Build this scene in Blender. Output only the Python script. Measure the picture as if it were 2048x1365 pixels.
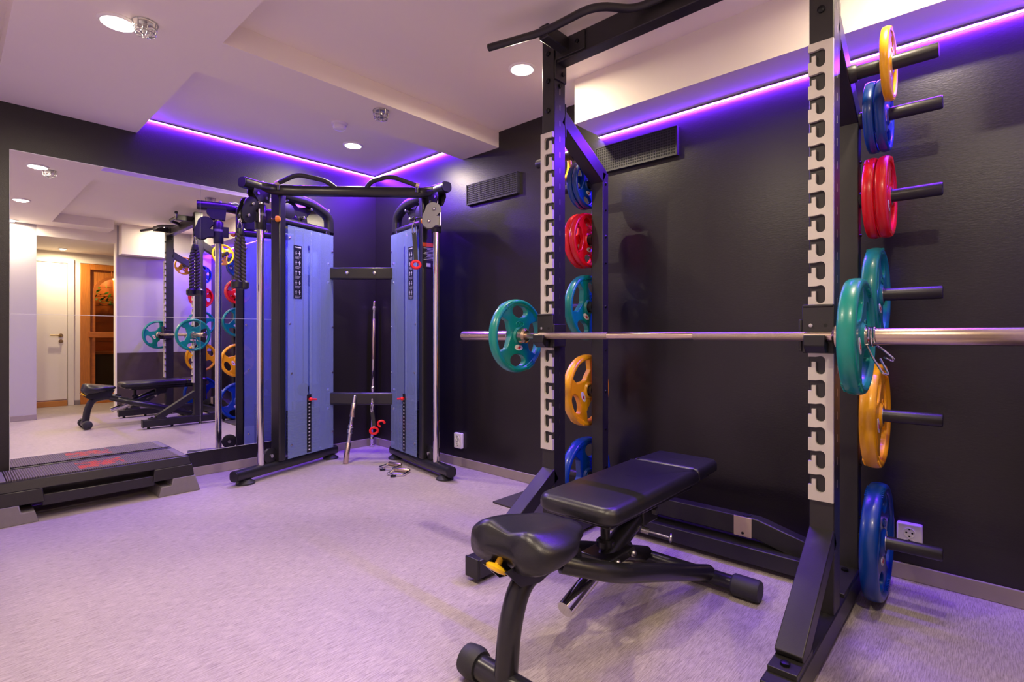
import bpy, bmesh, math, random
from mathutils import Vector, Matrix
random.seed(7)
for o in list(bpy.data.objects): bpy.data.objects.remove(o)
scene = bpy.context.scene
COL = scene.collection
PI = math.pi

# ------------------------------------------------------------------ camera
# room axes: X runs along the mirror wall, Y runs along the dark right wall towards the mirror wall
F_PX, HORIZON, TH = 1045.0, 670.0, math.radians(42.6)
cam_d = bpy.data.cameras.new('camera')
cam = bpy.data.objects.new('camera', cam_d); COL.objects.link(cam)
cam_d.sensor_width = 36.0; cam_d.sensor_fit = 'HORIZONTAL'
cam_d.lens = F_PX / 2048 * 36
cam_d.shift_y = (HORIZON - 682.5) / 2048
cam_d.clip_start = 0.02
cam.location = (0, 0, 1.0)
cam.rotation_euler = (PI / 2, 0, TH - PI / 2)
scene.camera = cam

# ------------------------------------------------------------------ world, exposure
w = bpy.data.worlds.new('world'); scene.world = w; w.use_nodes = True
w.node_tree.nodes['Background'].inputs[0].default_value = (0.02, 0.018, 0.02, 1)
w.node_tree.nodes['Background'].inputs[1].default_value = 0.3
vs = scene.view_settings
vs.view_transform = 'Standard'; vs.look = 'None'; vs.gamma = 1; vs.use_curve_mapping = False
vs.exposure = 0.12
LAMP_W = 18.0           # each ceiling downlight
LED_STRENGTH = 700.0
WARM = (1.0, 0.83, 0.60)

# ------------------------------------------------------------------ materials
def S(r, g, b):
    f = lambda c: ((c / 255) / 12.92) if c / 255 <= 0.04045 else (((c / 255) + 0.055) / 1.055) ** 2.4
    return (f(r), f(g), f(b), 1)

def mat(name, col, rough=0.5, metal=0.0, noise=0.0, nscale=20, bump=0.0, bscale=60, coat=0.0, spec=None,
        stretch=None, emis=None, estr=0, trans=0.0, rvar=0.0):
    m = bpy.data.materials.new(name); m.use_nodes = True
    nt = m.node_tree; N = nt.nodes; L = nt.links
    p = N['Principled BSDF']
    p.inputs['Base Color'].default_value = col
    p.inputs['Roughness'].default_value = rough
    p.inputs['Metallic'].default_value = metal
    if coat: p.inputs['Coat Weight'].default_value = coat; p.inputs['Coat Roughness'].default_value = 0.1
    if spec is not None: p.inputs['Specular IOR Level'].default_value = spec
    if trans: p.inputs['Transmission Weight'].default_value = trans
    if emis: p.inputs['Emission Color'].default_value = emis; p.inputs['Emission Strength'].default_value = estr
    tc = N.new('ShaderNodeTexCoord'); mp = N.new('ShaderNodeMapping')
    L.new(tc.outputs['Object'], mp.inputs[0])
    if stretch: mp.inputs['Scale'].default_value = stretch
    if noise or rvar:
        nz = N.new('ShaderNodeTexNoise'); nz.inputs['Scale'].default_value = nscale; nz.inputs['Detail'].default_value = 5
        L.new(mp.outputs[0], nz.inputs['Vector'])
    if noise:
        mx = N.new('ShaderNodeMix'); mx.data_type = 'RGBA'
        mx.inputs[6].default_value = tuple(c * (1 - noise) for c in col[:3]) + (1,)
        mx.inputs[7].default_value = tuple(min(1, c * (1 + noise)) for c in col[:3]) + (1,)
        L.new(nz.outputs['Fac'], mx.inputs[0]); L.new(mx.outputs[2], p.inputs['Base Color'])
    if rvar:
        mr = N.new('ShaderNodeMapRange'); mr.inputs[3].default_value = max(0.02, rough - rvar); mr.inputs[4].default_value = rough + rvar
        L.new(nz.outputs['Fac'], mr.inputs[0]); L.new(mr.outputs[0], p.inputs['Roughness'])
    if bump:
        n2 = N.new('ShaderNodeTexNoise'); n2.inputs['Scale'].default_value = bscale; n2.inputs['Detail'].default_value = 3
        L.new(mp.outputs[0], n2.inputs['Vector'])
        bp = N.new('ShaderNodeBump'); bp.inputs['Strength'].default_value = bump; bp.inputs['Distance'].default_value = 0.004
        L.new(n2.outputs['Fac'], bp.inputs['Height']); L.new(bp.outputs[0], p.inputs['Normal'])
    return m

M = {}
M['ceil'] = mat('ceiling_paint', S(246, 236, 224), 0.75, noise=0.02, nscale=3, bump=0.03, bscale=180)
M['wall_r'] = mat('dark_wall_paint', S(29, 25, 25), 0.34, noise=0.08, nscale=4, bump=0.12, bscale=70, stretch=(1, 1, 2.5))
M['wall_f'] = mat('dark_textured_wallpaper', S(32, 28, 28), 0.38, noise=0.06, nscale=5, bump=0.2, bscale=150, stretch=(1, 1, 3))
M['wall_grey'] = mat('grey_wall_paint', S(178, 172, 176), 0.6, bump=0.05, bscale=120)
M['wainscot'] = mat('wainscot_brown', S(72, 60, 52), 0.5, noise=0.1)
M['hallwhite'] = mat('hall_white_paint', S(240, 232, 218), 0.6)
M['base'] = mat('baseboard_grey', S(150, 138, 134), 0.5, noise=0.08, nscale=15)
M['rack'] = mat('rack_black_powder', S(37, 35, 35), 0.40, noise=0.1, nscale=40, bump=0.06, bscale=300)
M['mach'] = mat('machine_black_paint', S(32, 31, 35), 0.28, noise=0.06, nscale=30)
M['blackpl'] = mat('black_plastic', S(26, 25, 28), 0.4)
M['rubber'] = mat('black_rubber', S(40, 39, 42), 0.6, noise=0.1, nscale=60, bump=0.1, bscale=200)
M['chrome'] = mat('chrome', S(225, 222, 220), 0.1, 1.0, rvar=0.05, nscale=12)
M['steel'] = mat('satin_steel', S(204, 184, 166), 0.26, 1.0, noise=0.06, nscale=30, stretch=(1, 8, 1))
M['strip'] = mat('galvanised_strip', S(206, 199, 189), 0.5, 0.2, noise=0.14, nscale=9, bump=0.05, bscale=150)
M['knurl'] = mat('knurled_steel', S(168, 150, 136), 0.5, 1.0, noise=0.25, nscale=500, bump=0.5, bscale=700)
M['bolt'] = mat('bolt_steel', S(190, 188, 188), 0.3, 1.0)
M['dbolt'] = mat('dark_bolt', S(24, 24, 26), 0.35, 0.6)
M['leather'] = mat('bench_vinyl', S(30, 29, 33), 0.33, noise=0.08, nscale=30, bump=0.12, bscale=400)
M['yellowknob'] = mat('yellow_plastic', S(248, 196, 30), 0.35)
M['orange'] = mat('orange_plastic', S(245, 140, 40), 0.4)
M['red'] = mat('red_plastic', S(225, 25, 35), 0.35)
M['p_green'] = mat('plate_green', S(0, 132, 122), 0.32, noise=0.12, nscale=12, coat=0.25)
M['p_yellow'] = mat('plate_yellow', S(250, 178, 12), 0.34, noise=0.06, nscale=12, coat=0.25)
M['p_blue'] = mat('plate_blue', S(0, 60, 142), 0.32, noise=0.12, nscale=12, coat=0.25)
M['p_red'] = mat('plate_red', S(226, 12, 24), 0.32, noise=0.06, nscale=12, coat=0.25)
M['white'] = mat('white_plastic', S(240, 236, 232), 0.35)
M['dark'] = mat('dark_void', S(10, 10, 11), 0.7)
M['stick'] = mat('sticker_white', S(236, 232, 230), 0.4)
M['stickred'] = mat('sticker_red', S(205, 25, 40), 0.4)
M['placard'] = mat('placard_black', S(22, 22, 30), 0.35)
M['print'] = mat('print_white', S(205, 205, 215), 0.5)
M['warn'] = mat('warning_orange', S(240, 92, 30), 0.45)
M['riser'] = mat('step_riser_grey', S(118, 112, 108), 0.6, noise=0.1, nscale=40, bump=0.06, bscale=200)
M['stepb'] = mat('step_black', S(32, 29, 30), 0.34, noise=0.08, nscale=30, bump=0.08, bscale=200)
M['wood'] = mat('pine_wood', S(196, 118, 42), 0.45, noise=0.35, nscale=6, stretch=(14, 14, 1.2))
M['wood2'] = mat('pine_wood_cross', S(186, 104, 36), 0.45, noise=0.35, nscale=6, stretch=(1.2, 14, 14))
M['brass'] = mat('brass', S(190, 160, 90), 0.25, 1.0)
M['leaf'] = mat('green_leaf', S(60, 120, 40), 0.5, noise=0.3, nscale=20)
M['mirror'] = mat('mirror_silver', (0.93, 0.93, 0.93, 1), 0.0, 1.0)
M['mredge'] = mat('mirror_edge', S(235, 235, 232), 0.3)
M['alu'] = mat('grey_cast_plate', S(120, 118, 116), 0.45, 0.3, noise=0.06)
M['tag'] = mat('brushed_tag', S(206, 186, 160), 0.4, 0.5, noise=0.05, nscale=40)
M['mat'] = mat('rubber_mat', S(58, 52, 56), 0.75, noise=0.2, nscale=120, bump=0.3, bscale=300)
M['rope'] = mat('rope_nylon', S(58, 52, 50), 0.55, noise=0.2, nscale=200)
M['vent'] = mat('vent_black', S(30, 29, 30), 0.5)
M['ventdot'] = mat('vent_hole', S(8, 8, 9), 0.8)
M['stackw'] = mat('weight_stack_black', S(40, 42, 50), 0.45)
M['thread'] = mat('threshold_wood', S(196, 132, 60), 0.5, noise=0.2, nscale=10, stretch=(1, 10, 10))
M['lampring'] = mat('lamp_ring', S(245, 240, 232), 0.4)
M['lamp'] = mat('lamp_lens', S(255, 250, 240), 0.4, emis=(1.0, 0.92, 0.8, 1), estr=14)

def led_mat():
    m = bpy.data.materials.new('led_violet'); m.use_nodes = True
    p = m.node_tree.nodes['Principled BSDF']
    p.inputs['Base Color'].default_value = (0.5, 0.3, 1, 1)
    p.inputs['Emission Color'].default_value = (0.145, 0.018, 1.0, 1)
    p.inputs['Emission Strength'].default_value = LED_STRENGTH
    return m
M['led'] = led_mat()

def floor_mat():
    m = bpy.data.materials.new('vinyl_floor_streaked'); m.use_nodes = True
    nt = m.node_tree; N = nt.nodes; L = nt.links; p = N['Principled BSDF']
    tc = N.new('ShaderNodeTexCoord')
    def nz(scale, st, det=4):
        mp = N.new('ShaderNodeMapping'); mp.inputs['Scale'].default_value = st
        L.new(tc.outputs['Object'], mp.inputs[0])
        n = N.new('ShaderNodeTexNoise'); n.inputs['Scale'].default_value = scale; n.inputs['Detail'].default_value = det
        n.inputs['Roughness'].default_value = 0.65
        L.new(mp.outputs[0], n.inputs['Vector']); return n
    a = nz(26, (0.8, 12, 1)); b = nz(60, (0.55, 9, 1), 2); c = nz(2.2, (1, 1, 1), 3)
    r1 = N.new('ShaderNodeValToRGB'); r1.color_ramp.elements[0].position = 0.30; r1.color_ramp.elements[1].position = 0.62
    r1.color_ramp.elements[0].color = S(146, 133, 128); r1.color_ramp.elements[1].color = S(200, 188, 181)
    L.new(a.outputs['Fac'], r1.inputs[0])
    r2 = N.new('ShaderNodeValToRGB'); r2.color_ramp.elements[0].position = 0.30; r2.color_ramp.elements[1].position = 0.44
    r2.color_ramp.elements[0].color = (0.42, 0.38, 0.37, 1); r2.color_ramp.elements[1].color = (1, 1, 1, 1)
    L.new(b.outputs['Fac'], r2.inputs[0])
    mx = N.new('ShaderNodeMix'); mx.data_type = 'RGBA'; mx.blend_type = 'MULTIPLY'; mx.inputs[0].default_value = 0.8
    L.new(r1.outputs[0], mx.inputs[6]); L.new(r2.outputs[0], mx.inputs[7])
    mx2 = N.new('ShaderNodeMix'); mx2.data_type = 'RGBA'; mx2.blend_type = 'MULTIPLY'; mx2.inputs[0].default_value = 0.25
    L.new(mx.outputs[2], mx2.inputs[6]); L.new(c.outputs['Fac'], mx2.inputs[7])
    L.new(mx2.outputs[2], p.inputs['Base Color'])
    p.inputs['Roughness'].default_value = 0.42; p.inputs['Specular IOR Level'].default_value = 0.4
    bp = N.new('ShaderNodeBump'); bp.inputs['Strength'].default_value = 0.08; bp.inputs['Distance'].default_value = 0.002
    L.new(a.outputs['Fac'], bp.inputs['Height']); L.new(bp.outputs[0], p.inputs['Normal'])
    return m
M['floor'] = floor_mat()

def acrylic_mat():
    m = bpy.data.materials.new('blue_tinted_acrylic'); m.use_nodes = True
    nt = m.node_tree; N = nt.nodes; L = nt.links
    p = N['Principled BSDF']; out = N['Material Output']
    p.inputs['Base Color'].default_value = S(160, 178, 225)
    p.inputs['Roughness'].default_value = 0.18
    t = N.new('ShaderNodeBsdfTransparent'); t.inputs[0].default_value = (0.74, 0.80, 0.97, 1)
    mx = N.new('ShaderNodeMixShader'); mx.inputs[0].default_value = 0.66
    L.new(p.outputs[0], mx.inputs[1]); L.new(t.outputs[0], mx.inputs[2]); L.new(mx.outputs[0], out.inputs[0])
    return m
M['acrylic'] = acrylic_mat()
def glass_mat():
    m = bpy.data.materials.new('sauna_glass'); m.use_nodes = True
    nt = m.node_tree; N = nt.nodes; L = nt.links
    p = N['Principled BSDF']; p.inputs['Base Color'].default_value = S(40, 30, 20); p.inputs['Roughness'].default_value = 0.05
    t = N.new('ShaderNodeBsdfTransparent'); t.inputs[0].default_value = (0.85, 0.78, 0.66, 1)
    mx = N.new('ShaderNodeMixShader'); mx.inputs[0].default_value = 0.85
    L.new(p.outputs[0], mx.inputs[1]); L.new(t.outputs[0], mx.inputs[2]); L.new(mx.outputs[0], N['Material Output'].inputs[0])
    return m
M['glassd'] = glass_mat()

def step_top_mat():
    m = bpy.data.materials.new('step_ribbed_top'); m.use_nodes = True
    nt = m.node_tree; N = nt.nodes; L = nt.links; p = N['Principled BSDF']
    tc = N.new('ShaderNodeTexCoord'); sx = N.new('ShaderNodeSeparateXYZ'); L.new(tc.outputs['Object'], sx.inputs[0])
    wv = N.new('ShaderNodeTexWave'); wv.inputs['Scale'].default_value = 30; wv.bands_direction = 'X'
    L.new(tc.outputs['Object'], wv.inputs[0])
    bp = N.new('ShaderNodeBump'); bp.inputs['Strength'].default_value = 0.9; bp.inputs['Distance'].default_value = 0.004
    L.new(wv.outputs['Fac'], bp.inputs['Height']); L.new(bp.outputs[0], p.inputs['Normal'])
    cr = N.new('ShaderNodeValToRGB'); cr.color_ramp.elements[0].color = S(52, 46, 46); cr.color_ramp.elements[1].color = S(128, 118, 116)
    L.new(wv.outputs['Fac'], cr.inputs[0])
    # red print in the middle of the deck
    nz = N.new('ShaderNodeTexNoise'); nz.inputs['Scale'].default_value = 24; nz.inputs['Detail'].default_value = 3
    L.new(tc.outputs['Object'], nz.inputs['Vector'])
    def band(src, lo, hi):
        a = N.new('ShaderNodeMath'); a.operation = 'GREATER_THAN'; a.inputs[1].default_value = lo
        b = N.new('ShaderNodeMath'); b.operation = 'LESS_THAN'; b.inputs[1].default_value = hi
        c = N.new('ShaderNodeMath'); c.operation = 'MULTIPLY'
        L.new(src, a.inputs[0]); L.new(src, b.inputs[0]); L.new(a.outputs[0], c.inputs[0]); L.new(b.outputs[0], c.inputs[1]); return c.outputs[0]
    g = N.new('ShaderNodeMath'); g.operation = 'GREATER_THAN'; g.inputs[1].default_value = 0.50
    L.new(nz.outputs['Fac'], g.inputs[0])
    m1 = N.new('ShaderNodeMath'); m1.operation = 'MULTIPLY'; m2 = N.new('ShaderNodeMath'); m2.operation = 'MULTIPLY'
    L.new(band(sx.outputs[0], -0.09, 0.13), m1.inputs[0]); L.new(band(sx.outputs[1], -0.105, 0.09), m1.inputs[1])
    L.new(m1.outputs[0], m2.inputs[0]); L.new(g.outputs[0], m2.inputs[1])
    mx = N.new('ShaderNodeMix'); mx.data_type = 'RGBA'; L.new(m2.outputs[0], mx.inputs[0])
    L.new(cr.outputs[0], mx.inputs[6]); mx.inputs[7].default_value = S(214, 60, 44)
    L.new(mx.outputs[2], p.inputs['Base Color']); p.inputs['Roughness'].default_value = 0.32
    return m
M['steptop'] = step_top_mat()

# ------------------------------------------------------------------ mesh helpers
class MB:
    def __init__(s): s.v = []; s.f = []; s.T = None
    def add(s, vs, fs):
        n = len(s.v)
        for p in vs:
            p = Vector(p)
            s.v.append(s.T @ p if s.T else p)
        s.f += [tuple(i + n for i in f) for f in fs]
        return s
    def box(s, a, b):
        x0, y0, z0 = a; x1, y1, z1 = b
        x0, x1 = min(x0, x1), max(x0, x1); y0, y1 = min(y0, y1), max(y0, y1); z0, z1 = min(z0, z1), max(z0, z1)
        return s.add([(x0,y0,z0),(x1,y0,z0),(x1,y1,z0),(x0,y1,z0),(x0,y0,z1),(x1,y0,z1),(x1,y1,z1),(x0,y1,z1)],
                     [(0,3,2,1),(4,5,6,7),(0,1,5,4),(1,2,6,5),(2,3,7,6),(3,0,4,7)])
    def sweep(s, prof, path, up=(0,0,1), caps=True, closed=False):
        pts = [Vector(p) for p in path]; n = len(pts); k = len(prof)
        tang = []
        for i in range(n):
            if closed: t = pts[(i+1) % n] - pts[i-1]
            else: t = pts[min(i+1, n-1)] - pts[max(i-1, 0)]
            tang.append(t.normalized())
        u = Vector(up); u = u - tang[0] * u.dot(tang[0])
        if u.length < 1e-4: u = Vector((1,0,0)) - tang[0] * tang[0].x
        if u.length < 1e-4: u = Vector((0,1,0)) - tang[0] * tang[0].y
        u.normalize(); V = []; F = []
        for i in range(n):
            if i:
                q = tang[i-1].rotation_difference(tang[i]); u = q @ u
                u = (u - tang[i] * u.dot(tang[i])).normalized()
            r = tang[i].cross(u)
            V += [pts[i] + r * a + u * b for a, b in prof]
        m = n if closed else n - 1
        for i in range(m):
            j = (i + 1) % n
            for a in range(k):
                b = (a + 1) % k
                F.append((i*k+a, i*k+b, j*k+b, j*k+a))
        if caps and not closed:
            F.append(tuple(reversed(range(k)))); F.append(tuple((n-1)*k + a for a in range(k)))
        return s.add(V, F)
    def tube(s, path, r, seg=12, closed=False, caps=True):
        return s.sweep([(math.cos(2*PI*i/seg)*r, math.sin(2*PI*i/seg)*r) for i in range(seg)], path, caps=caps, closed=closed)
    def cyl(s, p0, p1, r, seg=16, r1=None):
        p0 = Vector(p0); p1 = Vector(p1)
        if r1 is None: return s.tube([p0, p1], r, seg)
        return s.lathe([(r, 0), (r1, (p1-p0).length)], p0, p1 - p0, seg)
    def lathe(s, prof, org=(0,0,0), axis=(0,0,1), seg=24, cap=True):
        ax = Vector(axis).normalized(); q = Vector((0,0,1)).rotation_difference(ax); o = Vector(org)
        V = []; F = []; n = len(prof)
        for r, z in prof:
            for i in range(seg):
                a = 2*PI*i/seg; V.append(o + q @ Vector((r*math.cos(a), r*math.sin(a), z)))
        for j in range(n-1):
            for i in range(seg):
                i2 = (i+1) % seg; F.append((j*seg+i, j*seg+i2, (j+1)*seg+i2, (j+1)*seg+i))
        if cap:
            F.append(tuple(reversed(range(seg)))); F.append(tuple((n-1)*seg+i for i in range(seg)))
        return s.add(V, F)
    def beam(s, p0, p1, w, h, up=(0,0,1)):
        return s.sweep([(-w/2,-h/2),(w/2,-h/2),(w/2,h/2),(-w/2,h/2)], [p0, p1], up=up)
    def ball(s, c, r, seg=12, rings=8, sc=(1,1,1)):
        V = []; F = []; c = Vector(c)
        for j in range(1, rings):
            ph = PI*j/rings
            for i in range(seg):
                a = 2*PI*i/seg; V.append(c + Vector((r*sc[0]*math.sin(ph)*math.cos(a), r*sc[1]*math.sin(ph)*math.sin(a), r*sc[2]*math.cos(ph))))
        t = len(V); V += [c + Vector((0,0,r*sc[2])), c - Vector((0,0,r*sc[2]))]
        for j in range(rings-2):
            for i in range(seg):
                i2 = (i+1) % seg; F.append((j*seg+i, (j+1)*seg+i, (j+1)*seg+i2, j*seg+i2))
        for i in range(seg):
            i2 = (i+1) % seg; F.append((t, i, i2)); F.append((t+1, (rings-2)*seg+i2, (rings-2)*seg+i))
        return s.add(V, F)
    def prism(s, loops, fn, d0, d1):
        """fill 2D loops (first outer, others holes), extrude between d0 and d1; fn(a, b, d) -> 3D point"""
        bm = bmesh.new()
        for lp in loops:
            vs_ = [bm.verts.new((a, b, 0)) for a, b in lp]
            for i in range(len(vs_)): bm.edges.new((vs_[i], vs_[(i+1) % len(vs_)]))
        bmesh.ops.triangle_fill(bm, use_beauty=True, use_dissolve=False, edges=bm.edges[:])
        bm.verts.index_update()
        P = [(v.co.x, v.co.y) for v in bm.verts]; T = [tuple(v.index for v in f.verts) for f in bm.faces]
        bm.free()
        n = len(P)
        V = [fn(a, b, d0) for a, b in P] + [fn(a, b, d1) for a, b in P]
        F = [tuple(reversed(t)) for t in T] + [tuple(i+n for i in t) for t in T]
        k = 0
        for lp in loops:
            m = len(lp)
            for i in range(m):
                j = (i+1) % m; F.append((k+i, k+j, n+k+j, n+k+i))
            k += m
        return s.add(V, F)
    def build(s, name, m, parent=None, bevel=0, bseg=2, smooth=True, angle=35, origin=None):
        me = bpy.data.meshes.new(name)
        vs_ = s.v
        if parent is None:
            if origin is None:
                xs = [p.x for p in vs_]; ys = [p.y for p in vs_]; zs = [p.z for p in vs_]
                origin = Vector(((min(xs)+max(xs))/2, (min(ys)+max(ys))/2, min(zs)))
            else: origin = Vector(origin)
            vs_ = [p - origin for p in vs_]
        me.from_pydata([tuple(p) for p in vs_], [], s.f)
        bm = bmesh.new(); bm.from_mesh(me); bmesh.ops.recalc_face_normals(bm, faces=bm.faces[:]); bm.to_mesh(me); bm.free()
        if smooth:
            me.polygons.foreach_set('use_smooth', [True]*len(me.polygons)); me.set_sharp_from_angle(angle=math.radians(angle))
        me.materials.append(m)
        o = bpy.data.objects.new(name, me); COL.objects.link(o)
        if parent is not None:
            o.parent = parent; wp = Vector((0,0,0)); q = parent
            while q: wp += q.location; q = q.parent
            o.location = -wp if not s.__dict__.get('local') else (0,0,0)
        else: o.location = origin
        if bevel:
            bv = o.modifiers.new('bevel', 'BEVEL'); bv.width = bevel; bv.segments = bseg; bv.limit_method = 'ANGLE'; bv.angle_limit = math.radians(40)
            bv.harden_normals = False
        return o

def LMB():
    m = MB(); m.local = True; return m
def tag(o, label, cat, group=None):
    o['label'] = label; o['category'] = cat
    if group: o['group'] = group
    return o
def thing(name, label, cat, loc=(0,0,0), group=None, rot=None):
    o = bpy.data.objects.new(name, None); COL.objects.link(o); o.location = loc; o.empty_display_size = 0.05
    if rot: o.rotation_euler = rot
    return tag(o, label, cat, group)
def struct(o): o['kind'] = 'structure'; return o
def copy_tree(o, parent=None):
    c = o.copy(); COL.objects.link(c); c.parent = parent
    for ch in o.children: copy_tree(ch, c)
    return c
def fillet(pts, r, n=5):
    pts = [Vector(p) for p in pts]; out = [pts[0]]
    for i in range(1, len(pts)-1):
        a, b, c = pts[i-1], pts[i], pts[i+1]
        d1 = (a-b); d2 = (c-b); rr = min(r, d1.length*0.48, d2.length*0.48)
        p, q = b + d1.normalized()*rr, b + d2.normalized()*rr
        for k in range(n+1):
            t = k/n; out.append(p*(1-t)**2 + b*2*t*(1-t) + q*t*t)
    out.append(pts[-1]); return out
def circ(r, n, cx=0, cy=0, ry=None, rot=0):
    ry = r if ry is None else ry
    return [(cx + r*math.cos(2*PI*i/n)*math.cos(rot) - ry*math.sin(2*PI*i/n)*math.sin(rot),
             cy + r*math.cos(2*PI*i/n)*math.sin(rot) + ry*math.sin(2*PI*i/n)*math.cos(rot)) for i in range(n)]
def text_mesh(txt, size, depth, fn, bold=False):
    """built-in font letters as an extruded mesh; fn maps (x, y, d) to 3D"""
    cu = bpy.data.curves.new('lettering', 'FONT'); cu.body = txt; cu.size = size; cu.align_x = 'CENTER'; cu.align_y = 'CENTER'
    cu.extrude = depth/2
    if bold: cu.offset = size*0.015
    o = bpy.data.objects.new('lettering', cu); COL.objects.link(o)
    dg = bpy.context.evaluated_depsgraph_get(); me = bpy.data.meshes.new_from_object(o.evaluated_get(dg))
    mb = MB(); mb.add([fn(v.co.x, v.co.y, v.co.z + depth/2) for v in me.vertices], [tuple(p.vertices) for p in me.polygons])
    bpy.data.objects.remove(o); bpy.data.curves.remove(cu); bpy.data.meshes.remove(me)
    return mb

# ------------------------------------------------------------------ the room
XW, YM = 2.667, 4.146          # right wall, mirror wall
YB, XL = -0.20, -0.9           # wall behind the camera, far left wall
CH, LOW = 2.44, 2.33           # main ceiling, dropped ceiling
YH = -1.62                     # hallway end wall
struct(MB().box((XL-0.1, YH-0.6, -0.06), (XW+0.1, YM+0.1, 0)).build('floor', M['floor'], smooth=False, origin=(0,0,0)))
struct(MB().box((XL-0.1, YM, 0), (XW+0.1, YM+0.1, 2.75)).build('wall_front', M['wall_f'], smooth=False))
struct(MB().box((XW, YH-0.6, 0), (XW+0.1, YM, 2.75)).build('wall_right', M['wall_r'], smooth=False))
struct(MB().box((XL-0.1, YH-0.6, 0), (XL, YM, 2.75)).build('wall_left', M['hallwhite'], smooth=False))
wb = MB(); wb.box((XL, YB-0.1, 0), (0.755, YB, 2.75)); wb.box((1.54, YB-0.1, 0), (XW, YB, 2.75)); pass
wbo = struct(wb.build('wall_back', M['wall_grey'], smooth=False))
MB().box((0.755, YB-0.1, 2.20), (1.54, YB, 2.75)).build('lintel', M['ceil'], wbo, smooth=False)
MB().box((1.54, YB, 0), (XW-0.001, YB+0.006, 0.76)).build('wainscot', M['wainscot'], wbo, smooth=False)
MB().box((1.525, YB-0.104, 0), (1.54, YB+0.004, 2.20)).build('corner_strip', M['hallwhite'], wbo, smooth=False)
struct(MB().box((XL, YH-0.1, 0), (1.36, YH, 2.75)).build('wall_hall', M['hallwhite'], smooth=False))
struct(MB().box((XL, YH-0.1, 2.20), (XW, YB-0.1, 2.30)).build('ceiling_hall', M['ceil'], smooth=False))
struct(MB().box((XL-0.1, YB, CH), (XW+0.1, YM+0.1, CH+0.1)).build('ceiling', M['ceil'], smooth=False))
# dropped ceiling beam, cross box, rear strip and soffits
struct(MB().box((0.187, YB, LOW), (0.86, YM, CH)).build('trim_1', M['ceil'], smooth=False))
struct(MB().box((0.86, 2.58, LOW), (XW, 2.96, CH)).build('trim_2', M['ceil'], smooth=False))
struct(MB().box((0.86, YB, LOW), (1.45, 0.15, CH)).build('trim_3', M['ceil'], smooth=False))
struct(MB().box((2.41, YB, 2.19), (XW, 1.735, CH)).build('trim_4', M['ceil'], smooth=False))
struct(MB().box((1.56, YB, 2.05), (2.08, -0.02, CH)).build('trim_5', M['ceil'], smooth=False))
# baseboards
def bboard(name, a, b): struct(MB().box(a, b).build(name, M['base'], bevel=0.003))
bboard('baseboard_front', (XL, YM-0.012, 0), (XW, YM, 0.065))
bboard('baseboard_right', (XW-0.012, YB+0.006, 0), (XW, YM-0.012, 0.065))
bb = MB(); bb.box((XL, YB, 0), (0.755, YB+0.012, 0.065)); bb.box((1.54, YB+0.006, 0), (XW-0.012, YB+0.018, 0.065))
struct(bb.build('baseboard_back', M['base'], bevel=0.003))
bboard('baseboard_hall', (1.23, YH, 0), (1.36, YH+0.012, 0.065))

# ------------------------------------------------------------------ downlights
def downlight(x, y, z, label, power=LAMP_W, r=0.06, col=WARM):
    t = thing('downlight', label, 'ceiling light', (x, y, z), 'recessed ceiling downlights')
    LMB().lathe([(r*1.22, 0), (r*1.22, -0.004), (r*1.1, -0.010), (r, -0.010), (r, 0)], seg=32, cap=False).build('trim_ring', M['lampring'], t)
    LMB().lathe([(r, -0.002), (r*0.98, -0.007), (r*0.6, -0.010)], seg=32).build('lens', M['lamp'], t)
    ld = bpy.data.lights.new('downlight_lamp', 'AREA'); ld.shape = 'DISK'; ld.size = r*1.2; ld.energy = power; ld.color = col; ld.spread = math.radians(175)
    lo = bpy.data.objects.new('downlight_lamp', ld); COL.objects.link(lo); lo.parent = t; lo.location = (0, 0, -0.016)
downlight(0.50, 2.735, LOW, 'bright round downlight beside the caged sprinkler on the dropped beam')
downlight(0.515, 1.24, LOW, 'second round downlight along the dropped beam, seen only in the mirror')
downlight(0.52, -0.075, LOW, 'round downlight at the hallway end of the dropped beam, seen in the mirror')
downlight(2.115, 1.871, CH, 'round downlight in the main ceiling beside the squat rack')
downlight(2.10, 3.568, CH, 'round downlight in the corner recess beside the smoke detector')
downlight(2.02, 0.20, CH, 'round downlight in the main ceiling over the near end of the rack', 9)
downlight(1.12, -1.25, 2.20, 'small downlight in the hallway ceiling, seen in the mirror', 17, 0.04, (1.0, 0.78, 0.5))

# ------------------------------------------------------------------ LED strips
def led(a, b, nrm, label):
    """aluminium channel in the ceiling corner with a diode ribbon that faces down the wall and slightly out"""
    a = Vector(a); b = Vector(b); n = Vector(nrm); dn = Vector((0,0,-1))
    t = thing('led_strip', label, 'LED strip', (a+b)/2, 'violet LED strips at the ceiling edge')
    ph = math.radians(89); up = n*math.cos(ph) + dn*math.sin(ph)
    MB().beam(a, b, 0.020, 0.009, up=up).build('channel', M['alu'], t, smooth=False)
    c = up*0.0052; sd_ = (b-a).normalized().cross(up)*0.0085
    MB().add([a+c-sd_, b+c-sd_, b+c+sd_, a+c+sd_], [(0,1,2,3)]).build('diode_ribbon', M['led'], t, smooth=False)
led((0.875, YM-0.011, CH-0.006), (XW-0.02, YM-0.011, CH-0.006), (0,-1,0), 'violet LED strip along the ceiling above the mirror')
led((XW-0.011, 2.98, CH-0.006), (XW-0.011, YM-0.02, CH-0.006), (-1,0,0), 'short violet LED strip on the wall right of the cable machine')
led((XW-0.011, YB+0.02, 2.184), (XW-0.011, 1.733, 2.184), (-1,0,0), 'long violet LED strip under the soffit behind the squat rack')

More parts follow.
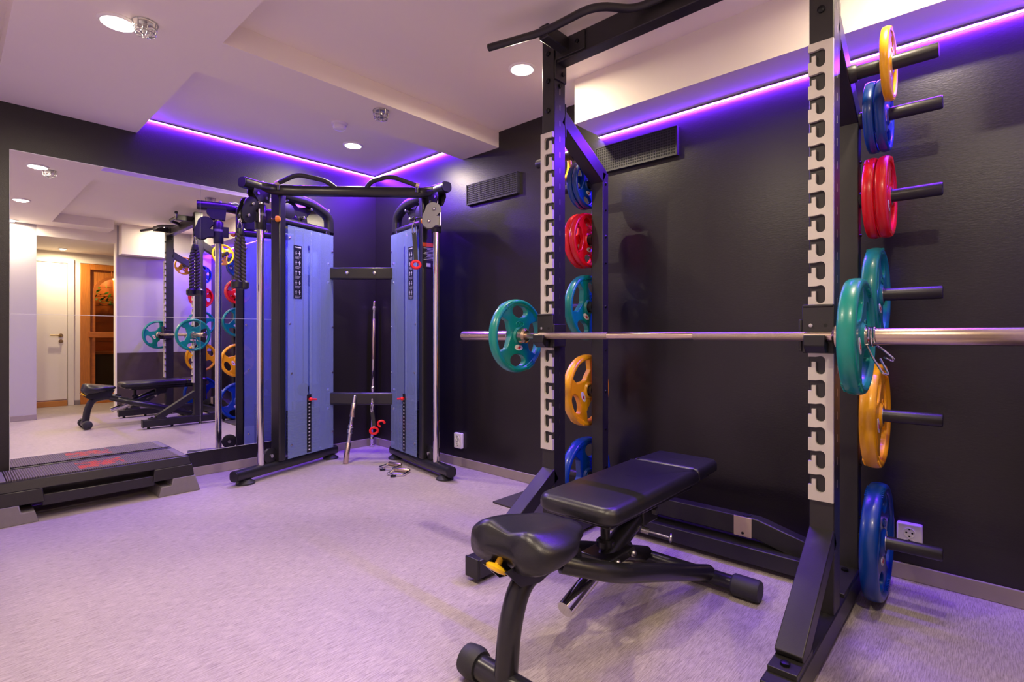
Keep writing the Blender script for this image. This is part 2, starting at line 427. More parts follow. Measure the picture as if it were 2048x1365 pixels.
# ------------------------------------------------------------------ mirrors
def mirror_panel(x0, x1, z0, z1, tilts, label):
    """glass panel; tilts = lean in degrees at the bottom and at the top edge (the lower sheets bow slightly off the wall)"""
    t = thing('mirror_panel', label, 'mirror', ((x0+x1)/2, YM, (z0+z1)/2), 'wall mirror panels')
    hx = (x1-x0)/2 - 0.0012; hz = (z1-z0)/2 - 0.0012; n = 16; y = -0.0045; row = []
    for k in range(n+1):
        row.append((y, -hz + 2*hz*k/n)); f = (k+0.5)/n
        y -= math.tan(math.radians(tilts[0]*(1-f) + tilts[1]*f))*2*hz/n
    V = []; F = []
    for yy, zz in row: V += [(-hx, yy-0.005, zz), (hx, yy-0.005, zz)]
    for k in range(n): F.append((2*k, 2*k+1, 2*k+3, 2*k+2))
    LMB().add(V, F).build('mirror_glass', M['mirror'], t)
    V = []; F = []
    for yy, zz in row: V += [(-hx, yy, zz), (hx, yy, zz)]
    for k in range(n): F.append((2*k, 2*k+2, 2*k+3, 2*k+1))
    LMB().add(V, F).build('backing', M['dark'], t)
    e = LMB(); w_ = 0.0022
    for sx in (-1, 1): e.sweep([(-w_/2,-0.003),(w_/2,-0.003),(w_/2,0.003),(-w_/2,0.003)], [(sx*(hx+w_/2), yy-0.003, zz) for yy, zz in row], up=(0,1,0))
    for yy, zz, sz in ((row[0][0], -hz, -1), (row[-1][0], hz, 1)): e.box((-hx-w_, yy-0.006, min(zz, zz+sz*w_)), (hx+w_, yy, max(zz, zz+sz*w_)))
    e.build('polished_edge', M['mredge'], t, smooth=False)
MX = (0.255, 1.232, 2.21); MZ = (0.172, 1.120, 2.062)
for i, side in enumerate(('left', 'right')):
    for j, lev in enumerate(('lower', 'upper')):
        mirror_panel(MX[i], MX[i+1], MZ[j], MZ[j+1], ((-0.30, 0.10), (0.0, 0.0))[j], '%s %s panel of the wall mirror %s' % (lev, side, 'above the aerobic step' if i == 0 else 'behind the cable machine'))

# ------------------------------------------------------------------ hallway doors (seen in the mirror)
d1 = MB(); d1.box((0.44, YH, 0.09), (1.21, YH+0.03, 2.03))
d1o = struct(d1.build('door_1', M['hallwhite'], bevel=0.003))
fr = MB(); fr.box((1.215, YH, 0), (1.285, YH+0.045, 2.10)); fr.box((0.365, YH, 0), (0.435, YH+0.045, 2.10)); fr.box((0.435, YH, 2.035), (1.215, YH+0.045, 2.10))
fr.build('door_frame', M['hallwhite'], d1o, bevel=0.003)
MB().box((0.44, YH, 0), (1.21, YH+0.05, 0.075)).build('threshold', M['thread'], d1o, bevel=0.004)
hd = MB(); hd.lathe([(0.026,0),(0.026,0.008)], (1.14, YH+0.03, 0.98), (0,1,0)); hd.lathe([(0.026,0),(0.026,0.008)], (1.14, YH+0.03, 0.90), (0,1,0))
hd.tube(fillet([(1.14, YH+0.03, 0.98), (1.14, YH+0.08, 0.98), (1.02, YH+0.08, 0.985)], 0.02), 0.009); hd.build('door_handle', M['brass'], d1o)
# sauna door of pine boards with an arched window
sx0, sx1 = 1.40, 2.24
struct(MB().box((1.36, YH-0.1, 2.06), (XW, YH, 2.75)).build('wall_hall_over_door', M['hallwhite'], smooth=False))
struct(MB().box((sx1, YH-0.1, 0), (XW, YH, 2.06)).build('wall_hall_beside_door', M['hallwhite'], smooth=False))
d2 = MB(); d2.box((sx0-0.04, YH-0.09, 0), (sx0+0.075, YH+0.03, 2.05)); d2.box((sx1-0.075, YH-0.09, 0), (sx1, YH+0.03, 2.05)); d2.box((sx0+0.075, YH-0.09, 1.97), (sx1-0.075, YH+0.03, 2.05)); d2.box((sx0+0.075, YH-0.09, 0), (sx1-0.075, YH+0.03, 0.10))
d2o = struct(d2.build('door_2', M['wood'], bevel=0.004))
# boards with the arch cut out
ax = (sx0+sx1)/2; aw = 0.305; az = 1.58
nb = 8; bx0 = sx0+0.078; bw = (sx1-sx0-0.156)/nb
for k in range(nb):
    a, b = bx0 + k*bw + 0.002, bx0 + (k+1)*bw - 0.002
    def top(x):
        return az + math.sqrt(max(0, aw*aw - (x-ax)**2)) if abs(x-ax) < aw else None
    mb = MB()
    xs = [a + (b-a)*i/4 for i in range(5)]
    if all(top(x) is None for x in xs): mb.box((a, YH-0.045, 0.10), (b, YH-0.02, 1.97))
    else:
        lo = [(x, (top(x) if top(x) is not None else az)) for x in xs]
        mb.prism([lo + [(b, 1.97), (a, 1.97)]], lambda p, q, d: (p, d, q), YH-0.045, YH-0.02)
        if top(xs[0]) is None and top(xs[-1]) is not None: mb.box((a, YH-0.045, 0.10), (ax-aw, YH-0.02, az))
        if top(xs[-1]) is None and top(xs[0]) is not None: mb.box((ax+aw, YH-0.045, 0.10), (b, YH-0.02, az))
        mb.box((a, YH-0.045, 0.10), (b, YH-0.02, 0.22))
    mb.build('board', M['wood'], d2o, smooth=False)
arch = [(ax-aw, YH-0.018, 0.22)] + [(ax - aw*math.cos(PI*i/16), YH-0.018, az + aw*math.sin(PI*i/16)) for i in range(17)] + [(ax+aw, YH-0.018, 0.22)]
MB().sweep([(-0.022,-0.012),(0.022,-0.012),(0.022,0.012),(-0.022,0.012)], arch, up=(0,1,0)).build('arch_moulding', M['wood2'], d2o)
MB().box((ax-aw, YH-0.040, 0.20), (ax+aw, YH-0.034, az+aw)).build('glass_pane', M['glassd'], d2o, smooth=False)
MB().box((sx0+0.05, YH+0.03, 0.95), (sx0+0.42, YH+0.055, 1.03)).build('handle_board', M['wood2'], d2o, bevel=0.004)
# inside of the sauna: boarded back wall, bench, hanging plant
sb = struct(MB().box((sx0-0.1, YH-0.56, 0), (sx1+0.1, YH-0.52, 2.1)).build('wall_sauna', M['wood2'], smooth=False))
for k in range(14):
    MB().box((sx0-0.1, YH-0.52, 0.02+k*0.145), (sx1+0.1, YH-0.508, 0.155+k*0.145)).build('board', M['wood2'], sb, smooth=False)
sbn = thing('sauna_bench', 'dark wooden bench inside the sauna behind the arched door', 'bench', (ax, YH-0.35, 0))
MB().box((sx0, YH-0.50, 0.70), (sx1, YH-0.2, 0.74)).build('seat_board', M['wood2'], sbn)
MB().box((sx0, YH-0.48, 0), (sx1, YH-0.25, 0.70)).build('front_panel', M['wainscot'], sbn)
pl = thing('hanging_plant', 'green leafy plant hanging behind the arched sauna window', 'plant', (ax, YH-0.3, 1.5))
lf = MB()
for k in range(70):
    c = Vector((ax + random.uniform(-0.24, 0.24), YH - 0.42 + random.uniform(0, 0.2), 1.62 + random.uniform(-0.16, 0.14)))
    a = Vector((random.uniform(-1,1), random.uniform(-1,1), random.uniform(-1,0.4))).normalized()*0.05
    b = a.cross(Vector((random.random(), random.random(), random.random()))).normalized()*0.018
    lf.add([c-a, c+b, c+a, c-b, c+Vector((0,0.003,0.004))], [(0,1,4),(1,2,4),(2,3,4),(3,0,4)])
lf.build('foliage', M['leaf'], pl)
MB().cyl((ax, YH-0.34, 1.5), (ax, YH-0.34, 2.1), 0.012, 8).build('stem', M['wood'], pl)
sl = bpy.data.lights.new('sauna_lamp', 'POINT'); sl.energy = 16; sl.color = (1, 0.72, 0.35); sl.shadow_soft_size = 0.05
slo = bpy.data.objects.new('sauna_lamp', sl); COL.objects.link(slo); slo.location = (ax, YH-0.2, 1.9)

# ------------------------------------------------------------------ ceiling fittings
def sprinkler(x, y, z, label):
    t = thing('sprinkler', label, 'sprinkler', (x, y, z), 'caged ceiling sprinklers')
    LMB().lathe([(0.028,0),(0.028,-0.006),(0.012,-0.010),(0.010,-0.026)], seg=16).build('sprinkler_head', M['bolt'], t)
    d = LMB(); d.lathe([(0.017,-0.038),(0.017,-0.040)], seg=12)
    d.cyl((0.009,0,-0.026), (0.004,0,-0.038), 0.0025, 6); d.cyl((-0.009,0,-0.026), (-0.004,0,-0.038), 0.0025, 6); d.build('deflector', M['bolt'], t)
    c = LMB()
    for k in range(8):
        a = 2*PI*k/8; ca, sa = math.cos(a), math.sin(a)
        c.tube(fillet([(0.046*ca,0.046*sa,-0.002),(0.037*ca,0.037*sa,-0.052),(0.010*ca,0.010*sa,-0.058)], 0.015, 3), 0.0022, 6)
    for r, zz in ((0.046,-0.004),(0.042,-0.028),(0.038,-0.048)):
        c.tube([(r*math.cos(2*PI*i/20), r*math.sin(2*PI*i/20), zz) for i in range(20)], 0.002, 6, closed=True)
    c.build('wire_cage', M['bolt'], t)
sprinkler(0.58, 2.655, LOW, 'caged sprinkler beside the bright downlight on the dropped beam')
sprinkler(1.755, 2.67, LOW, 'caged sprinkler under the ceiling box above the cable machine')
sd = thing('smoke_detector', 'round white smoke detector in the corner recess beside a downlight', 'detector', (1.822, 3.27, CH))
LMB().lathe([(0.052,0),(0.052,-0.012),(0.046,-0.016)], seg=24).build('base', M['white'], sd)
LMB().lathe([(0.040,-0.016),(0.040,-0.024),(0.044,-0.026),(0.040,-0.040),(0.020,-0.046)], seg=24).build('sensor_dome', M['white'], sd)

# ------------------------------------------------------------------ wall vents and sockets
def vent(y0, y1, z0, z1, label):
    t = thing('wall_vent', label, 'vent', (XW, (y0+y1)/2, z0), 'black wall vents')
    MB().box((XW-0.022, y0, z0), (XW, y1, z1)).build('housing', M['vent'], t, bevel=0.003)
    d = MB(); ny, nz = 34, 9
    for i in range(ny):
        for j in range(nz):
            y = y0 + 0.014 + (y1-y0-0.028)*i/(ny-1); z = z0 + 0.014 + (z1-z0-0.028)*j/(nz-1)
            d.box((XW-0.0232, y-0.0045, z-0.0045), (XW-0.0212, y+0.0045, z+0.0045))
    o = d.build('perforation', M['ventdot'], t, smooth=False); o['kind'] = 'stuff'
    f = MB()
    for a, b in (((XW-0.026,y0-0.004,z0-0.004),(XW,y1+0.004,z0+0.002)), ((XW-0.026,y0-0.004,z1-0.002),(XW,y1+0.004,z1+0.004)), ((XW-0.026,y0-0.004,z0),(XW,y0+0.002,z1)), ((XW-0.026,y1-0.002,z0),(XW,y1+0.004,z1))): f.box(a, b)
    f.build('frame', M['vent'], t, smooth=False)
vent(2.385, 2.89, 1.97, 2.112, 'black perforated wall vent to the left of the squat rack')
vent(1.24, 1.745, 1.965, 2.112, 'black perforated wall vent under the soffit behind the rack')
def socket(y, z, label):
    t = thing('wall_socket', label, 'socket', (XW, y, z), 'white double sockets')
    MB().box((XW-0.028, y-0.042, z-0.058), (XW, y+0.042, z+0.058)).build('cover_plate', M['white'], t, bevel=0.006)
    for s in (-1, 1):
        cz = z + s*0.0215
        MB().lathe([(0.0200,0),(0.0200,0.003),(0.0175,0.003),(0.017,-0.001)], (XW-0.0285, y, cz), (-1,0,0), 24).build('socket_ring', M['white'], t)
        h = MB()
        for q in (-1, 1): h.cyl((XW-0.030, y+q*0.0095, cz), (XW-0.0275, y+q*0.0095, cz), 0.0035, 8); h.box((XW-0.030, y-0.003, cz+q*0.0145-0.003), (XW-0.0275, y+0.003, cz+q*0.0145+0.003))
        h.build('pin_hole', M['dark'], t)
socket(2.99, 0.195, 'white double socket on the dark wall beside the cable machine')
socket(0.247, 0.178, 'white double socket behind the lowest blue plate of the rack')

# ------------------------------------------------------------------ squat rack
RY0, RY1 = 0.374, 1.583         # outer faces of the uprights along the bar
UW = 0.072
RC = (RY0 + RY1) / 2
rack = thing('squat_rack', 'tall black steel squat rack with pale notched strips and plate horns', 'rack', (2.1, RC, 0))
FX0, FX1 = 1.935, 2.022         # front upright depth
BX0, BX1 = 2.35, 2.405          # rear upright depth
for k, (ya, yb) in enumerate(((RY0, RY0+UW), (RY1-UW, RY1))):
    yc = (ya+yb)/2; inner = 1 if k == 0 else -1
    up = MB().box((FX0, ya, 0.09), (FX1, yb, 2.405)).build('front_upright', M['rack'], rack, bevel=0.004)
    for z in (2.06, 2.20, 2.33): MB().lathe([(0.012,0),(0.012,0.006),(0.007,0.009)], (FX0, yc, z), (-1,0,0), 10).build('bolt', M['dbolt'], up)
    for z in (2.30, 2.18): MB().lathe([(0.010,0),(0.010,0.006)], ((FX0+FX1)/2, ya, z), (0,-1,0), 10).build('bolt', M['dbolt'], up)
    slots = MB()
    for i in range(24): slots.box(((FX0+FX1)/2-0.002, ya-0.0008, 0.5+i*0.0745), ((FX0+FX1)/2+0.002, ya+0.002, 0.525+i*0.0745))
    slots.build('index_mark', M['bolt'], up, smooth=False)['kind'] = 'stuff'
    # notched strip: one outline with J slots opening to the inner side
    zc = [1.900 - 0.0768*i for i in range(19)]; z0, z1 = 0.460, 1.952
    out = [(UW, z0), (UW, z1), (0, z1)]
    for c in zc:
        out += [(0, c+0.0265), (0.0218, c+0.0265)]
        out += [(0.0355 + 0.0137*math.sin(a*PI/8), c+0.0155 + 0.0137*math.cos(a*PI/8)) for a in range(0, 5)]
        out += [(0.0355 + 0.0137*math.cos(a*PI/8), c-0.0165 - 0.0137*math.sin(a*PI/8)) for a in range(0, 9)]
        out += [(0.0218, c+0.010), (0.010, c+0.010), (0.010, c-0.008), (0, c-0.008)]
    out += [(0, z0)]
    edge = yb if inner == 1 else ya
    st = MB().prism([out], lambda a, b, d: (d, edge - inner*a, b), FX0-0.012, FX0-0.0005).build('notched_strip', M['strip'], rack, smooth=False)
    # rear upright, sloping top tube, base beam, front brace
    ru = MB().box((BX0, ya, 0.09), (BX1, yb, 1.86)).build('rear_upright', M['rack'], rack, bevel=0.004)
    for z in (0.30, 0.50, 0.70, 0.92, 1.15, 1.38, 1.52, 1.66, 1.80): MB().lathe([(0.006 if z not in (0.70,1.15,1.52,1.80) else 0.010,0),(0.005,0.006)], ((BX0+BX1)/2, ya, z), (0,-1,0), 10).build('bolt', M['dbolt'], ru)
    dg = MB().beam((FX1-0.01, yc, 2.045), (BX1-0.03, yc, 1.835), UW, 0.075).build('sloping_tube', M['rack'], rack, bevel=0.004)
    MB().lathe([(0.010,0),(0.010,0.006)], (2.2, yc, 1.99), (0.5,0,0.86), 10).build('bolt', M['dbolt'], dg)
    MB().box((FX1, ya-0.001, 1.95), (FX1+0.008, yb+0.001, 2.11)).build('mount_plate', M['rack'], rack, bevel=0.002)
    bb_ = MB().box((1.45, ya-0.004, 0.022), (2.52, yb+0.004, 0.096)).build('base_beam', M['rack'], rack, bevel=0.004)
    for x in (1.50, 1.72, 2.0, 2.25, 2.48):
        MB().cyl((x, yc, 0), (x, yc, 0.024), 0.014, 12).build('rubber_foot', M['rubber'], bb_)
    MB().box((1.440, ya-0.002, 0.018), (1.452, yb+0.002, 0.100)).build('end_cap', M['blackpl'], bb_, bevel=0.004)
    br = MB().beam((FX0+0.02, yc, 0.345), (1.575, yc, 0.105), UW, 0.062).build('front_brace', M['rack'], rack, bevel=0.003)
    pt = MB().box((1.50, ya-0.001, 0.0955), (1.66, yb+0.001, 0.112)).build('brace_plate', M['rack'], rack, bevel=0.002)
    MB().lathe([(0.013,0),(0.013,0.008),(0.006,0.011)], (1.53, yc, 0.112), (0,0,1), 6).build('bolt', M['dbolt'], pt)
    pf = MB().box((2.09, ya-0.001, 0.0955), (2.42, yb+0.001, 0.110)).build('foot_plate', M['rack'], rack, bevel=0.002)
    MB().lathe([(0.012,0),(0.012,0.008)], (2.30, yc, 0.110), (0,0,1), 6).build('bolt', M['dbolt'], pf)
# top cross member and gussets
cm = MB().box((1.945, RY0+UW, 2.275), (2.012, RY1-UW, 2.375)).build('top_crossmember', M['rack'], rack, bevel=0.004)
for y, s in ((RY0+UW, 1), (RY1-UW, -1)):
    g = MB(); g.box((1.937, y, 2.285), (1.945, y+s*0.17, 2.37)); g.box((1.937, y, 2.20), (2.02, y+s*0.008, 2.40))
    go = g.build('gusset', M['rack'], rack, bevel=0.002)
    for q in (0.06, 0.13): MB().lathe([(0.010,0),(0.010,0.007),(0.005,0.010)], (1.937, y+s*q, 2.328), (-1,0,0), 10).build('bolt', M['dbolt'], go)
    MB().lathe([(0.010,0),(0.010,0.007)], (1.99, y+s*0.008, 2.235), (0,s,0), 10).build('bolt', M['dbolt'], go)
# cambered multi-grip pull-up bar
half = [(1.715, 0.745), (1.790, 0.475), (1.785, 0.205), (1.915, 0.105), (1.925, 0.0)]
pts = [(x, RC + d, 2.335) for x, d in half] + [(x, RC - d, 2.335) for x, d in reversed(half[:-1])]
MB().tube(fillet(pts, 0.075, 6), 0.0165, 14).build('pull_up_bar', M['rack'], rack)
for s in (1, -1):
    MB().beam((1.785, RC+s*0.475, 2.335), (1.945, RC+s*0.475, 2.335), 0.05, 0.06).build('pull_up_bracket', M['rack'], rack, bevel=0.004)
# rear cross members
MB().box((2.318, RY0+UW, 0.024), (2.46, RY1-UW, 0.092)).build('rear_floor_crossmember', M['rack'], rack, bevel=0.004)
ar = MB(); Y = [RY0+UW-0.02, RC-0.23, RC+0.23, RY1-UW+0.02]
ar.sweep([(-0.0425,-0.03),(0.0425,-0.03),(0.0425,0.03),(-0.0425,0.03)], [(2.392, Y[0], 0.080), (2.392, Y[1], 0.163), (2.392, Y[2], 0.163), (2.392, Y[3], 0.080)], up=(1,0,0))
aro = ar.build('arched_crossmember', M['rack'], rack, bevel=0.004)
tg = MB(); tg.box((2.3575, 0.765, 0.120), (2.3615, 0.840, 0.205)); tgo = tg.build('metal_tag', M['tag'], rack, bevel=0.001)
MB().lathe([(0.006,0),(0.006,0.002)], (2.3575, 0.802, 0.135), (-1,0,0), 10).build('tag_hole', M['dark'], tgo)
MB().lathe([(0.018,0),(0.018,0.003)], (2.392, 0.795, 0.205), (0,0,1), 16).build('socket_hole', M['dark'], aro)
# plate horns
HZ = [(2.195, 1.930), (2.378, 1.820), (2.378, 1.515), (2.378, 1.150), (2.378, 0.698), (2.378, 0.226)]
for s, y in ((-1, RY0), (1, RY1)):
    for i, (x, z) in enumerate(HZ):
        h = MB(); h.lathe([(0.0235,0),(0.0235,0.242),(0.021,0.246)], (x, y, z), (0,s,0), 20)
        ho = h.build('plate_horn', M['rack'], rack)
        MB().lathe([(0.031,0),(0.031,0.016),(0.027,0.022)], (x, y, z), (0,s,0), 20).build('horn_collar', M['rack'], ho)

# ------------------------------------------------------------------ weight plates
PLATE = {}
def plate_proto(key, R, T, mname, txt):
    """rubber grip plate, axis along local Y, origin at its centre"""
    m = M[mname]; o = bpy.data.objects.new('weight_plate', None); COL.objects.link(o); o.empty_display_size = 0.05
    rimw = R*0.15; rh = max(0.046, R*0.28)
    P = lambda a, b, d: (a, d, b)
    holes = []
    ri, ro = rh*0.98, R - rimw*0.98
    for k in range(4):
        a = k*PI/2
        if k % 2 == 0:                                   # long crescent grips
            h = math.radians(33); n = 9; rm = (ri+ro)/2 + 0.004; e = (ro-ri)/2*0.92
            lp = [(( rm+e)*math.cos(a-h+2*h*i/n), (rm+e)*math.sin(a-h+2*h*i/n)) for i in range(n+1)]
            lp += [(rm*math.cos(a+h+0.10)+0, rm*math.sin(a+h+0.10))]
            lp += [((rm-e*(0.35+0.65*math.sin(PI*i/n)))*math.cos(a+h-2*h*i/n), (rm-e*(0.35+0.65*math.sin(PI*i/n)))*math.sin(a+h-2*h*i/n)) for i in range(n+1)]
            lp += [(rm*math.cos(a-h-0.10), rm*math.sin(a-h-0.10))]
            holes.append(lp)
        else:                                            # small oval grips
            rm = ro - (ro-ri)*0.33; holes.append(circ((ro-ri)*0.30, 20, rm*math.cos(a), rm*math.sin(a), (ro-ri)*0.52, a))
    web = LMB().prism([circ(R-rimw*0.6, 56), circ(0.0262, 24)] + holes, P, -T*0.30, T*0.30)
    web.build('web', m, o, bevel=0.004, bseg=3)
    prof = []
    for i in range(13):
        a = -PI/2 + PI*i/12; prof.append((R - T*0.22 + T*0.22*math.cos(a), T*0.5*math.sin(a)*1.0))
    c = [(R - rimw, -T*0.30), (R-rimw*0.75, -T*0.47), (R - T*0.3, -T*0.5)] + [p for p in prof[2:-2]] + [(R - T*0.3, T*0.5), (R-rimw*0.75, T*0.47), (R - rimw, T*0.30)]
    LMB().lathe([(r, z) for r, z in c] + [c[0]], (0,0,0), (0,1,0), 64, cap=False).build('rim', m, o, angle=50)
    LMB().lathe([(0.0265,-T*0.46),(rh*0.72,-T*0.46),(rh*0.86,-T*0.30),(rh*0.86,T*0.30),(rh*0.72,T*0.46),(0.0265,T*0.46),(0.0265,-T*0.46)], (0,0,0), (0,1,0), 32, cap=False).build('hub', m, o)
    LMB().lathe([(0.0252,-T*0.48),(0.031,-T*0.48),(0.031,T*0.48),(0.0252,T*0.48),(0.0252,-T*0.48)], (0,0,0), (0,1,0), 28, cap=False).build('steel_bushing', M['bolt'], o)
    gr = LMB()
    for s in (-1, 1):
        for base in (-PI*0.32, PI*0.68):
            for i in range(7):
                a = base + (i-3)*0.052
                c0 = Vector((math.cos(a), 0, math.sin(a)))
                gr.beam(c0*(R-rimw*0.95) + Vector((0, s*(T*0.5-0.005), 0)), c0*(R-rimw*0.12) + Vector((0, s*(T*0.5-0.0045), 0)), 0.0045, 0.008, up=(0,1,0))
    gr.build('grip_ridge', m, o)['kind'] = 'stuff'
    for s in (-1, 1):
        fy = s*T*0.30; rs = rh*0.86 - R*0.055 + 0.002; q0 = R*0.105
        st = LMB(); st.prism([circ(min(0.035, R*0.16), 20, 0, -(rs+R*0.12), min(0.017, R*0.078))], P, fy, fy + s*0.0015); so = st.build('sticker', M['stick'], o)
        sr = LMB(); q = -(rs+R*0.12); k = min(0.035, R*0.16)/0.036
        sr.prism([[(-0.020*k,q-0.004*k),(-0.004*k,q+0.001*k),(0.002*k,q+0.010*k),(0.010*k,q+0.003*k),(0.024*k,q+0.004*k),(0.010*k,q-0.004*k),(0.006*k,q-0.011*k),(-0.004*k,q-0.005*k)]], P, fy + s*0.0015, fy + s*0.0022); sr.build('sticker_mark', M['stickred'], so, smooth=False)
        tm = text_mesh(txt, R*0.13, 0.003, lambda a, b, d, s=s: (-a*s, fy + s*d, b + rs + R*0.125), True); tm.local = True
        tm.build('raised_numeral', m, o, smooth=False)
        LMB().tube([(x, fy + s*0.001, y) for x, y in circ(R*0.15, 24, 0, rs+R*0.125, R*0.075)], 0.0016, 6, closed=True).build('numeral_ring', m, o)
    PLATE[key] = [o, False]
plate_proto('y1', 0.121, 0.026, 'p_yellow', '1.25')
plate_proto('b2', 0.131, 0.033, 'p_blue', '2.5')
plate_proto('r5', 0.150, 0.037, 'p_red', '5')
plate_proto('g10', 0.178, 0.050, 'p_green', '10')
plate_proto('y15', 0.196, 0.052, 'p_yellow', '15')
plate_proto('b20', 0.216, 0.058, 'p_blue', '20')
def put_plate(key, x, y, z, rot, label, group):
    o, used = PLATE[key]
    if used: o = copy_tree(o)
    PLATE[key][1] = True
    o.location = (x, y, z); o.rotation_euler = (0, math.radians(rot), 0)
    tag(o, label, 'weight plate', group)
    return o
def stack(s, y0, side):
    # y measured outwards from the upright face
    spec = [('y1', 0, 0.112, 'small yellow plate on the top horn, %s', 20),
            ('b2', 1, 0.042, 'inner of two small blue plates below the top horn, %s', 10),
            ('b2', 1, 0.077, 'outer of two small blue plates below the top horn, %s', 70),
            ('r5', 2, 0.044, 'inner of two red plates, %s', 0),
            ('r5', 2, 0.083, 'outer of two red plates, %s', 40),
            ('g10', 3, 0.052, 'green plate hanging on a horn between red and yellow, %s', 25),
            ('y15', 4, 0.050, 'large yellow plate on the second lowest horn, %s', 60),
            ('b20', 5, 0.056, 'largest blue plate on the lowest horn, %s', 15)]
    for key, i, d, lab, rot in spec:
        x, z = HZ[i]
        put_plate(key, x, y0 + s*d, z - 0.0013, rot, lab % side, 'rubber plates on the rack horns')
stack(-1, RY0, 'near side of the rack')
stack(1, RY1, 'far side of the rack')

# ------------------------------------------------------------------ barbell, its plates, collars and catches
BXC, BZ, BY0, BY1 = 1.885, 0.995, 0.347, 1.658
bar = thing('barbell', 'long steel barbell resting across the rack catches', 'barbell', (BXC, (BY0+BY1)/2, BZ))
MB().cyl((BXC, BY0, BZ), (BXC, BY1, BZ), 0.0140, 20).build('shaft', M['steel'], bar)
for a, b in ((BY0+0.10, BY0+0.47), (BY1-0.47, BY1-0.10)):
    MB().lathe([(0.0143,0),(0.0146,0.002),(0.0146,b-a-0.002),(0.0143,b-a)], (BXC, a, BZ), (0,1,0), 20).build('knurling', M['knurl'], bar)
for y, s in ((BY0, -1), (BY1, 1)):
    MB().lathe([(0.0141,-0.02),(0.026,-0.02),(0.036,-0.012),(0.036,0.012),(0.031,0.016),(0.0246,0.017),(0.0246,0.425),(0.022,0.43)], (BXC, y, BZ), (0,s,0), 28).build('sleeve', M['steel'], bar)
put_plate('g10', BXC, BY1+0.043, BZ-0.0005, 4, 'green plate on the far end of the barbell', 'green plates on the barbell')
put_plate('g10', BXC, BY0-0.043, BZ-0.0005, 60, 'green plate on the near end of the barbell', 'green plates on the barbell')
def spring_collar(y, s, label):
    t = thing('spring_collar', label, 'spring clip', (BXC, y, BZ), 'spring clips on the barbell')
    r = 0.0272; p = []
    for i in range(73):
        a = -PI*0.65 + i*2*PI*3/72*0.98; p.append((BXC + r*math.cos(a), y + s*(i/72*0.020), BZ + r*math.sin(a)))
    MB().tube(p, 0.0034, 8).build('coil', M['chrome'], t)
    for k, (ya, dx) in enumerate(((y, -0.006), (y+s*0.020, 0.014))):
        x0 = BXC + dx - 0.012; z0 = BZ - 0.026
        q = fillet([(x0, ya, z0), (x0+0.012, ya+s*0.012, z0-0.035), (x0+0.010, ya+s*0.040, z0-0.085), (x0+0.022, ya+s*0.052, z0-0.088), (x0+0.026, ya+s*0.030, z0-0.040)] if k == 0 else
                   [(x0, ya, z0), (x0+0.016, ya+s*0.014, z0-0.012), (x0+0.020, ya+s*0.042, z0-0.040), (x0+0.034, ya+s*0.040, z0-0.050), (x0+0.030, ya+s*0.016, z0-0.036)], 0.01, 4)
        MB().tube(q, 0.0030, 8).build('grip_wire', M['chrome'], t)
spring_collar(BY0-0.070, -1, 'chrome spring clip outside the green plate on the near bar end')
spring_collar(BY1+0.070, 1, 'chrome spring clip outside the green plate on the far bar end')
def catch(yc, inner, label):
    t = thing('bar_catch', label, 'bar catch', (BXC, yc, BZ-0.05), 'black bar catches on the rack')
    x1 = FX0 - 0.012
    b = MB(); b.box((x1-0.018, yc-0.046, BZ-0.055), (x1, yc+0.046, BZ+0.100)); b.box((x1-0.022, yc-0.044, BZ+0.094), (x1+0.004, yc+0.044, BZ+0.103)); bo = b.build('back_plate', M['rack'], t, bevel=0.003)
    hk = MB(); pr = [(x1-0.018, BZ-0.055), (x1-0.018, BZ-0.020), (BXC+0.012, BZ-0.0165), (BXC-0.016, BZ-0.0165), (BXC-0.020, BZ+0.004), (BXC-0.032, BZ+0.004), (BXC-0.034, BZ-0.030), (BXC-0.010, BZ-0.052)]
    hk.prism([pr], lambda a, b_, d: (a, d, b_), yc-0.030, yc+0.030); hk.build('hook', M['blackpl'], t, bevel=0.003)
    sp = MB(); ys = yc + inner*0.046; sp.box((x1-0.018, ys, BZ-0.050), (FX0+0.06, ys+inner*0.010, BZ+0.055)); sp.build('side_plate', M['rack'], t, bevel=0.003)
    MB().lathe([(0.006,0),(0.006,0.003),(0.003,0.004)], (x1-0.018, yc+0.02, BZ+0.035), (-1,0,0), 12).build('bolt', M['bolt'], t)
    MB().lathe([(0.006,0),(0.006,0.001)], (x1-0.018, yc-0.022, BZ+0.035), (-1,0,0), 12).build('pin_hole', M['dark'], t)
catch(RY0+UW/2+0.004, 1, 'black bar catch hooked on the near notched strip')
catch(RY1-UW/2-0.004, -1, 'black bar catch hooked on the far notched strip')

# ------------------------------------------------------------------ rubber floor mat behind the rack
tag(MB().box((2.205, 1.66, 0), (2.650, 2.185, 0.012)).build('rubber_mat', M['mat'], bevel=0.004), 'dark rubber mat on the floor by the wall behind the bench', 'mat')

